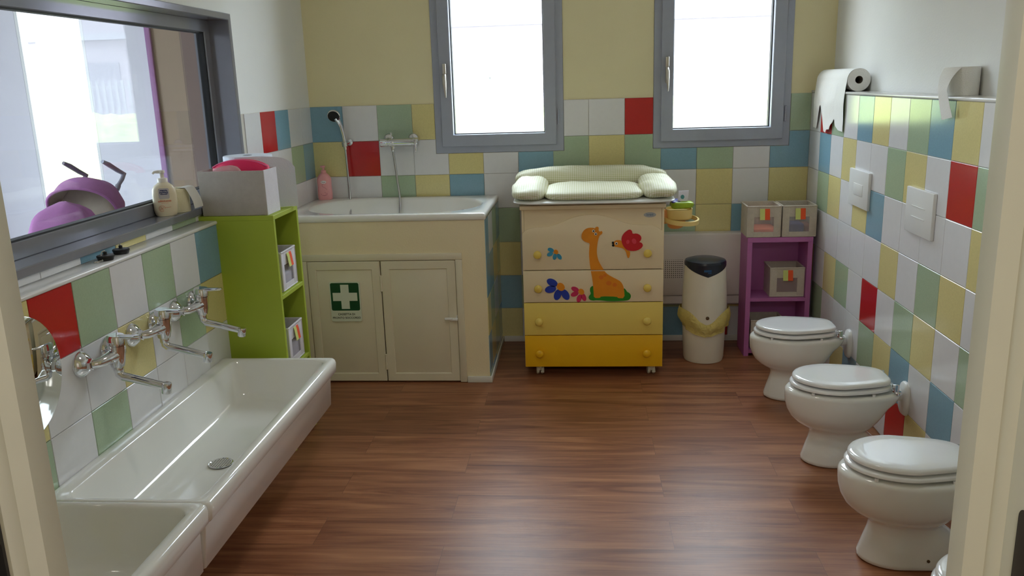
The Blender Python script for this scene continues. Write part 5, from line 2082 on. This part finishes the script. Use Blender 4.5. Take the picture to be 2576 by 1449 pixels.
# ------------------------------------------------------------------ stroller in the next room
st = thing('stroller', 'folding stroller in purple fabric with grey handles, parked beyond the interior window', 'stroller', (-1.85, 0.6, 0))
SO = Vector((-1.82, 0.80, 0))
SL = Vector((0.985, 0.17, 0)).normalized()
SF = Vector((0.17, -0.985, 0)).normalized()
sp3 = lambda s_, f_, z: SO + SL * s_ + SF * f_ + Vector((0, 0, z))
for s_ in (-1, 1):
    g = Geo()
    g.tube([sp3(0.13 * s_ - 0.01, -0.06, 0.875), sp3(0.13 * s_ - 0.02, -0.02, 0.83), sp3(0.19 * s_, 0.18, 0.62), sp3(0.18 * s_, 0.40, 0.36), sp3(0.19 * s_, 0.56, 0.12)], 0.011, 12)
    g.tube([sp3(0.18 * s_, 0.24, 0.55), sp3(0.20 * s_, 0.02, 0.26), sp3(0.22 * s_, -0.06, 0.10)], 0.010, 12)
    obj('frame_tube', g, ['stroller_frame'], st)
    g = Geo()
    g.tube([sp3(0.13 * s_ - 0.06, 0.02, 1.062), sp3(0.13 * s_ - 0.04, -0.03, 1.035), sp3(0.13 * s_ - 0.01, -0.09, 0.99), sp3(0.13 * s_ + 0.015, -0.135, 0.958), sp3(0.13 * s_ + 0.008, -0.11, 0.925), sp3(0.13 * s_ - 0.01, -0.07, 0.885)], [0.013, 0.018, 0.017, 0.019, 0.015, 0.014], 14)
    obj('handle', g, ['stroller_grip' if s_ < 0 else 'stroller_frame'], st)
    g = Geo()
    g.tube([sp3(0.13 * s_ - 0.01, -0.07, 0.885), sp3(0.13 * s_ - 0.015, -0.045, 0.858)], 0.019, 14)
    obj('joint', g, ['stroller_frame'], st)
    for f_ in (-0.06, 0.58):
        g = Geo()
        ax_ = SL
        for dd in (-0.02, 0.02):
            g.lathe([(0.03, -0.010), (0.058, -0.010), (0.066, -0.006), (0.066, 0.006), (0.058, 0.010), (0.03, 0.010)], sp3(0.21 * s_ + dd, f_, 0.067), ax_, 24)
        g.tube([sp3(0.21 * s_ - 0.03, f_, 0.067), sp3(0.21 * s_ + 0.03, f_, 0.067)], 0.01, 10)
        obj('wheel', g, ['rubber_black'], st)
g = Geo()
g.tube([sp3(-0.2, 0.2, 0.24), sp3(0.2, 0.2, 0.24)], 0.008, 8)
g.tube([sp3(-0.21, -0.04, 0.14), sp3(0.21, -0.04, 0.14)], 0.008, 8)
g.tube([sp3(-0.18, 0.56, 0.13), sp3(0.18, 0.56, 0.13)], 0.008, 8)
obj('cross_bar', g, ['stroller_frame'], st)


def canopy(rs, off, a0_, a1_):
    rows_ = []
    for i in range(25):
        u = i / 24
        th_ = math.radians(a0_ + (a1_ - a0_) * u)
        rib = 0.012 * abs(math.sin(u * PI * 3))
        row = []
        for k in range(29):
            ph = PI * k / 28
            lat = (0.215 - off) * math.cos(ph)
            dist = (rs - off - rib) * math.sin(ph) ** 0.55 if 0 < k < 28 else 0
            row.append(sp3(lat, 0.22 + math.cos(th_) * dist, 0.69 + math.sin(th_) * dist * 0.98))
        rows_.append(row)
    return rows_


g = Geo()
g.loft(canopy(0.30, 0.0, 150, 52), False, False, closed=False)
obj('canopy', g, ['stroller_purple'], st, sharp=80, recalc=False)
g = Geo()
g.loft(canopy(0.30, 0.008, 148, 53), False, False, closed=False)
obj('canopy_lining', g, ['stroller_lining'], st, sharp=80, recalc=False)
g = Geo()
g.tube([p for p in canopy(0.302, -0.002, 52, 51)[0]], 0.010, 8)
obj('canopy_brim', g, ['stroller_purple'], st)


def blob(ax0, ax1, f0, f1, z0_, z1_, seed, shear=0.0, nz=0.012):
    c = cushion(-1, 1, -1, 1, -1, 1, 4, 2.4, 0.0, seed)
    gg = Geo()
    for v in c.v:
        s_ = (ax0 + ax1) / 2 + v.x * (ax1 - ax0) / 2
        f_ = (f0 + f1) / 2 + v.y * (f1 - f0) / 2
        z = (z0_ + z1_) / 2 + v.z * (z1_ - z0_) / 2
        f_ += shear * (z - z0_)
        p = sp3(s_, f_, z)
        gg.v.append(p + Vector((1, 1, 1)) * noise.noise(p * 9) * nz)
    gg.f = c.f
    gg.m = c.m
    return gg


obj('backrest', blob(-0.19, 0.19, 0.26, 0.36, 0.40, 0.93, 1, -0.30), ['stroller_lining'], st, sharp=80)
obj('seat', blob(-0.18, 0.18, 0.12, 0.52, 0.36, 0.46, 2), ['stroller_purple'], st, sharp=80)
obj('leg_cover', blob(-0.20, 0.20, 0.38, 0.86, 0.28, 0.85, 3, -0.10, 0.025), ['stroller_purple'], st, sharp=80)
for s_ in (-1, 1):
    obj('side_wing', blob(0.20 * s_ - 0.025, 0.20 * s_ + 0.025, 0.0, 0.56, 0.36, 0.74, 4 + s_, 0.0, 0.015), ['stroller_purple'], st, sharp=80)
g = Geo()
g.box(-0.02, 0.02, -0.001, 0.001, 0, 0.05)
for v in g.v:
    q = sp3(v.x + 0.10, 0.545 + v.y, 0.70 + v.z)
    v.x, v.y, v.z = q
obj('care_label', g, ['tag_orange'], st)
g = Geo()
g.tube([sp3(-0.2, 0.60, 0.40), sp3(-0.19, 0.68, 0.43), sp3(0.0, 0.73, 0.44), sp3(0.19, 0.68, 0.43), sp3(0.2, 0.60, 0.40)], 0.016, 12)
obj('bumper_bar', g, ['rubber_black'], st)

# ------------------------------------------------------------------ ceiling lamps (out of frame, seen only as reflections)
for (x, y, lb) in ((1.45, -2.6, 'round flush ceiling lamp in the middle of the bathroom'), (1.45, -5.7, 'round flush ceiling lamp in the hall behind the doorway')):
    o = thing('ceiling_lamp', lb, 'lamp', (x, y, H - 0.05))
    g = Geo()
    g.lathe([(0.15, 0.0), (0.155, -0.02), (0.15, -0.035)], (x, y, H), (0, 0, 1), 36)
    obj('base', g, ['plastic_white'], o)
    g = Geo()
    g.lathe([(0.147, -0.036), (0.13, -0.06), (0.08, -0.078), (0.001, -0.085)], (x, y, H), (0, 0, 1), 36)
    obj('diffuser', g, ['lamp_glow'], o)
